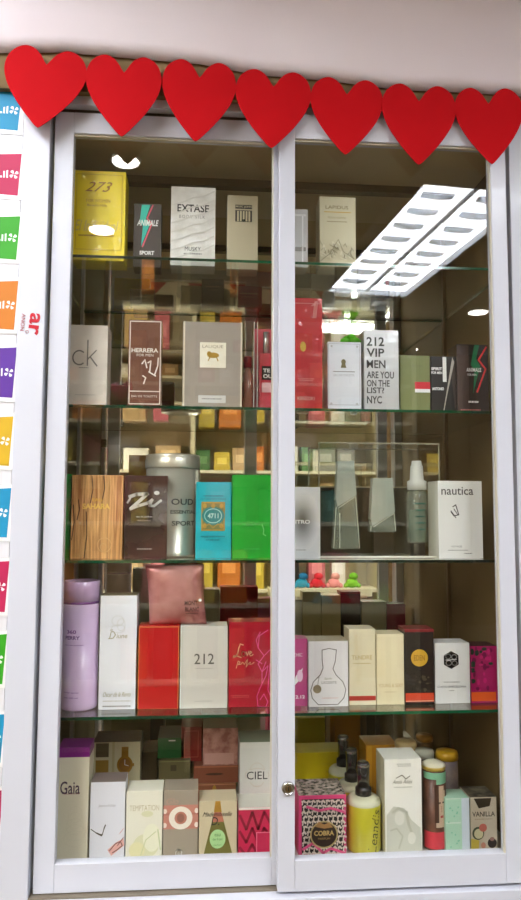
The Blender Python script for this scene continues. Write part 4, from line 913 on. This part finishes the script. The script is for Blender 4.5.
tag(mb.build('lettering_sticker', None, (c.x, y, c.z)), 'small red lettering running down the white post beside the orange sticker', 'sticker')

# ================================================================ ceiling lights
EM = M((246, 250, 255), .5, emit=LAMP, key='tube_light'); FX = M((222, 226, 232), .45)
def troffer(label, cx, cy, L, rz, wd=.203, gap=.006, em=None):
    bx_ = wd / 3.3
    t = tag(empty('ceiling_light', (cx, cy, CZ - .0605), rz), label, 'ceiling light', 'louvred fluorescent ceiling lights')
    W2 = wd + gap / 2
    mb = MB(); mb.box(-W2 - .012, W2 + .012, -L / 2, L / 2, .052, .060, FX); mb.box(-W2 - .012, -W2, -L / 2, L / 2, 0, .052, FX); mb.box(W2, W2 + .012, -L / 2, L / 2, 0, .052, FX)
    mb.box(-gap / 2, gap / 2, -L / 2, L / 2, .012, .052, M((90, 92, 98), .5)); mb.box(-W2, W2, -L / 2, -L / 2 + .012, 0, .052, FX); mb.box(-W2, W2, L / 2 - .012, L / 2, 0, .052, FX); mb.build('housing', t)
    for s in (-1, 1):
        xc = s * (gap / 2 + wd / 2)
        mb = MB(); mb.box(xc - wd / 2, xc + wd / 2, -L / 2 + .012, L / 2 - .012, .026, .040, em or EM); mb.build('diffuser', t)
        n = int(L / .13); g = M((200, 206, 216), .5, alpha=.6)
        for i in range(1, n):
            yy = -L / 2 + i * L / n; lv = MB()
            lv.hexa([(xc - bx_ * .3, yy - .004, .012), (xc + bx_ * .3, yy - .004, .012), (xc + bx_ * .3, yy + .004, .012), (xc - bx_ * .3, yy + .004, .012)],
                    [(xc - .055, yy - .022, .0255), (xc + bx_, yy - .022, .0255), (xc + bx_, yy + .022, .0255), (xc - bx_, yy + .022, .0255)], g)
            lv.build('louvre_blade', t)
RZ = math.radians(-5.5)
# the pair whose reflection runs across the right door
ax, ay = glassref(480, 189, CEIL - .05)
dx, dy = math.sin(RZ), -math.cos(RZ)
fx = lambda s: (ax + dx * s, ay + dy * s)
L_ = 1.24
for i, lb in enumerate(('louvred fluorescent ceiling light nearest to the cabinet right door', 'louvred fluorescent ceiling light further into the shop')):
    p = fx(.62)
    if i == 0: troffer(lb, p[0], p[1], L_, RZ)
    else:
        (qx, qy), (rx, ry) = glassref(341, 336, CEIL - .05), glassref(290, 366, CEIL - .05)
        troffer(lb, (qx + rx) / 2, (qy + ry) / 2, math.hypot(qx - rx, qy - ry), math.atan2(rx - qx, qy - ry), wd=.04)
troffer('added louvred fill light above and left of the cabinet front', -.52, -.95, L_, 0)  # added lamps down to the far left one, unseen, to brighten the cabinet
troffer('added louvred fill light by the left wall of the shop', -1.9, -1.6, L_, 0)
troffer('added louvred fill light by the right wall of the shop', 2.15, -1.5, L_, 0)
troffer('added louvred fill light deep in the shop on the right', 2.75, -3.0, L_, 0)
troffer('added louvred fill light far left in the shop', -1.12, -2.45, L_, 0, em=M((255, 246, 226), .5, emit=LAMP * 1.9, key='fill_tube_light'))  # added lamp, made stronger to brighten the mirrored shelving and box fronts
EMS = M((255, 252, 246), .5, emit=SPOT, key='spot_light')
for px, py, r, lb in ((125, 159.5, .044, 'small round downlight reflected near the second heart'), (101, 229, .05, 'added round downlight that makes the white highlight over the yellow box'), (478, 313, .055, 'round downlight reflected above the lightning bolt box'), (409, 350, .06, 'round downlight reflected above the olive box')):  # the one over the yellow box is added to give its film highlight
    gx, gy = glassref(px, py, CEIL - .02, .0 if px < 273 else -.015)
    t = tag(empty('downlight', (gx, gy, CZ - .0205)), lb, 'ceiling spot', 'round downlights in the shop ceiling')
    mb = MB(); mb.lathe([(r * 1.15, .004), (r * 1.15, .020)], FX, seg=32); mb.build('housing', t); mb = MB(); mb.lathe([(r, 0), (r, .0038)], EMS, seg=32); mb.build('lens', t)

# ================================================================ the shop opposite (seen in the mirror back)
def EP(px, py, yr): return P(px, py, 2 * YB - yr)     # a mirrored pixel back to its place
YU = -2.95
x0 = EP(60, 500, YU).x; x1 = EP(383, 500, YU).x
t = tag(empty('shop_shelving', ((x0 + x1) / 2, YU - .2, 0)), 'cream shop shelving unit facing the cabinet, seen in its mirror', 'shelving unit')
S0 = Vector(t.location); cream = M((216, 206, 172), .6); dark = M((70, 52, 36), .6)
def spart(name, mb, par=t, o0=S0):
    for v in mb.bm.verts: v.co -= o0
    return mb.build(name, par)
ztop = EP(200, 322, YU).z
mb = MB(); mb.box(x0, x1, YU - .40, YU - .385, 0, ztop, M((222, 212, 180), .7)); spart('back_panel', mb)
for x in (x0, EP(190, 500, YU).x, EP(272, 500, YU).x, x1 - .03):
    mb = MB(); mb.box(x, x + .03, YU - .385, YU, 0, ztop, cream); spart('upright', mb)
levels = [EP(200, py, YU).z for py in (350, 376, 402, 434, 470, 520, 590, 655)]
for z in levels:
    mb = MB(); mb.box(x0 + .03, x1 - .03, YU - .384, YU + .002, z - .02, z, M((226, 220, 196), .5)); spart('board', mb)
mb = MB(); mb.box(x0 - .02, x1 + .02, YU - .42, YU + .03, ztop + .0005, ztop + .06, cream); spart('cornice', mb)
pal = [('orange', (206, 120, 40)), ('white', (240, 238, 226)), ('brown', (92, 60, 40)), ('teal', (70, 130, 120)), ('pink', (206, 110, 120)), ('tan', (196, 164, 118)), ('black', (36, 32, 30)), ('green', (70, 120, 60)), ('yellow', (206, 180, 60)), ('grey', (140, 138, 130)), ('maroon', (110, 36, 40))]
nm = ['top', 'second', 'third', 'fourth', 'fifth', 'sixth', 'seventh', 'lowest']
# copies of one carton, recoloured through object-level materials
for li, z in enumerate(levels):
    gap_above = (ztop if li == 0 else levels[li - 1] - .02) - z
    x = x0 + .06; ci = 0; used = {}
    while x < x1 - .2:
        cn, cc = pal[(random.randrange(len(pal)))] if li > 4 or random.random() < .5 else pal[random.choice((0, 1, 1, 5, 9))]
        wv = random.uniform(.08, .17); hv = min(gap_above * random.uniform(.55, .88), .30); dv = random.uniform(.08, .16)
        if any(abs(x + wv / 2 - (ux + .015)) < wv / 2 + .02 for ux in (EP(190, 500, YU).x, EP(272, 500, YU).x)): x += .05; continue
        used[cn] = used.get(cn, 0) + 1
        if used[cn] > 2: x += .03; continue
        side = 'left' if x < (x0 + x1) / 2 else 'right'
        mb = MB(); mb.box(-wv / 2, wv / 2, -dv / 2, dv / 2, 0, hv, M(cc, .5, coat=.2), .002); mb.box(-wv * .3, wv * .3, dv / 2, dv / 2 + .001, hv * .35, hv * .7, M(tuple(min(255, v + 50) for v in cc), .5))
        pos = 'the one mirrored further left' if used[cn] == 1 else 'the one mirrored further right'
        tag(mb.build('boxed_goods', None, (x + wv / 2, YU - .14, z + .0005)), '%s carton on the %s board of the shelving opposite, %s' % (cn, nm[li], pos), 'carton', 'cartons on the shelving opposite')
        x += wv + random.uniform(.005, .07)
# plush toys on the shelf reflected under the third shelf
def toy(px, py, c1, c2, lb, s=.036):
    p = EP(px, py, YU + .08); t = tag(empty('plush_toy', (p.x, YU + .11, EP(330, 587, YU + .08).z + .0005)), lb, 'soft toy', 'plush toys on the tray opposite')
    mb = MB(); m = M(c1, .9)
    mb.lathe([(s * .5, 0), (s * 1.1, s * .3), (s * 1.2, s * .8), (s * .9, s * 1.4), (s * .4, s * 1.6)], m, seg=16, sy=.7); mb.build('body', t)
    mb = MB(); mb.lathe([(s * .3, s * 1.45), (s * .8, s * 1.7), (s * .85, s * 2.2), (s * .5, s * 2.6), (s * .1, s * 2.7)], M(c2, .9), cx=s * .3, seg=16, sy=.8); mb.build('head', t)
    for sx in (-1, 1):
        mb = MB(); mb.lathe([(s * .2, 0), (s * .4, s * .1), (s * .42, s * .5), (s * .2, s * .8)], M(c1, .9), cx=sx * s * 1.2, cy=.01, seg=12); mb.build('leg', t)
zt_ = EP(330, 587, YU + .08).z
mb = MB(); xa, xb = EP(268, 587, YU + .08).x, EP(368, 587, YU + .08).x
mb.box(xa, xb, YU + .035, YU + .20, zt_ - .05, zt_, M((214, 208, 178), .5), .004)
for x in (xa + .05, xb - .08): mb.box(x, x + .03, YU + .031, YU + .15, 0, zt_ - .05, cream)
tag(mb.build('display_tray'), 'cream display counter carrying the plush toys opposite', 'counter')
for a in ((301, 575, (30, 150, 190), (20, 110, 160), 'blue plush toy on the counter opposite'), (316, 575, (214, 30, 50), (226, 40, 60), 'red plush toy on the counter opposite'), (333, 575, (232, 150, 150), (236, 170, 160), 'pink plush toy on the counter opposite'), (351, 575, (130, 200, 50), (120, 190, 40), 'lime green plush toy on the counter opposite')): toy(*a)
# dark wood wardrobe front on the right half of the mirror image
x2 = EP(388, 500, YU).x; x3 = 3.0
t3 = tag(empty('wardrobe', ((x2 + x3) / 2, YU - .3, 0)), 'brown wooden cupboard wall beside the shop shelving opposite', 'cupboard'); S3 = Vector(t3.location)
wd_ = wood_mat((126, 100, 66), (96, 74, 46), (6, 6, .8), .45, 'cupboard_wood')
mb = MB(); mb.box(x2, x3, YU - .5, YU - .10, 0, Z(.95), wd_); spart('body', mb, t3, S3)
n = 5; ww = (x3 - x2) / n
for i in range(n):
    mb = MB(); mb.box(x2 + i * ww + .012, x2 + (i + 1) * ww - .012, YU - .0995, YU - .08, .1, Z(.9), wd_, .003); d = spart('cupboard_door', mb, t3, S3)
    mb = MB(); xx = x2 + (i + 1) * ww - .06; mb.box(xx, xx + .015, YU - .0795, YU - .05, Z(-.25), Z(-.05), CHR, .002); spart('handle', mb, d, S3)
# pink heart balloon hanging in the shop
bp = EP(138, 415, -1.7); t = tag(empty('heart_balloon', (bp.x, -1.7, bp.z)), 'small glossy pink heart balloon hanging on a thread in the shop', 'balloon')
mb = MB(); k = mb.mi(M((226, 70, 110), .15, coat=1)); n = 32; rows = []
for j in range(13):
    ph = math.pi * j / 12; rows.append([])
    for i in range(n):
        a = 2 * math.pi * i / n; sx = .95 * math.sin(ph) * math.sin(a) ** 3; X = .046 * abs(math.sin(a)) ** 2.2 * math.copysign(1, math.sin(a)); Zc = (13 * math.cos(a) - 5 * math.cos(2 * a) - 2 * math.cos(3 * a) - math.cos(4 * a)) * .0029
        rows[-1].append(mb.bm.verts.new((X * math.sin(ph), .022 * math.cos(ph), Zc * math.sin(ph))))
for j in range(12):
    for i in range(n):
        f = mb.bm.faces.new((rows[j][i], rows[j][(i + 1) % n], rows[j + 1][(i + 1) % n], rows[j + 1][i])); f.smooth = True
mb.build('balloon', t)
mb = MB(); mb.box(-.0008, .0008, -.0008, .0008, .016, CZ - bp.z, WPR); mb.build('thread', t)
# low dark counter with goods in front of it
mb = MB(); mb.box(x2 + .05, x2 + .9, YU + .35, YU + .85, 0, .82, M((40, 30, 24), .4)); mb.box(x2 + .02, x2 + .93, YU + .32, YU + .88, .8205, .85, M((60, 46, 36), .3)); tag(mb.build('shop_counter'), 'dark brown shop counter in front of the wooden cupboards', 'counter')
print('meshes', len([o for o in bpy.data.objects if o.type == 'MESH']))
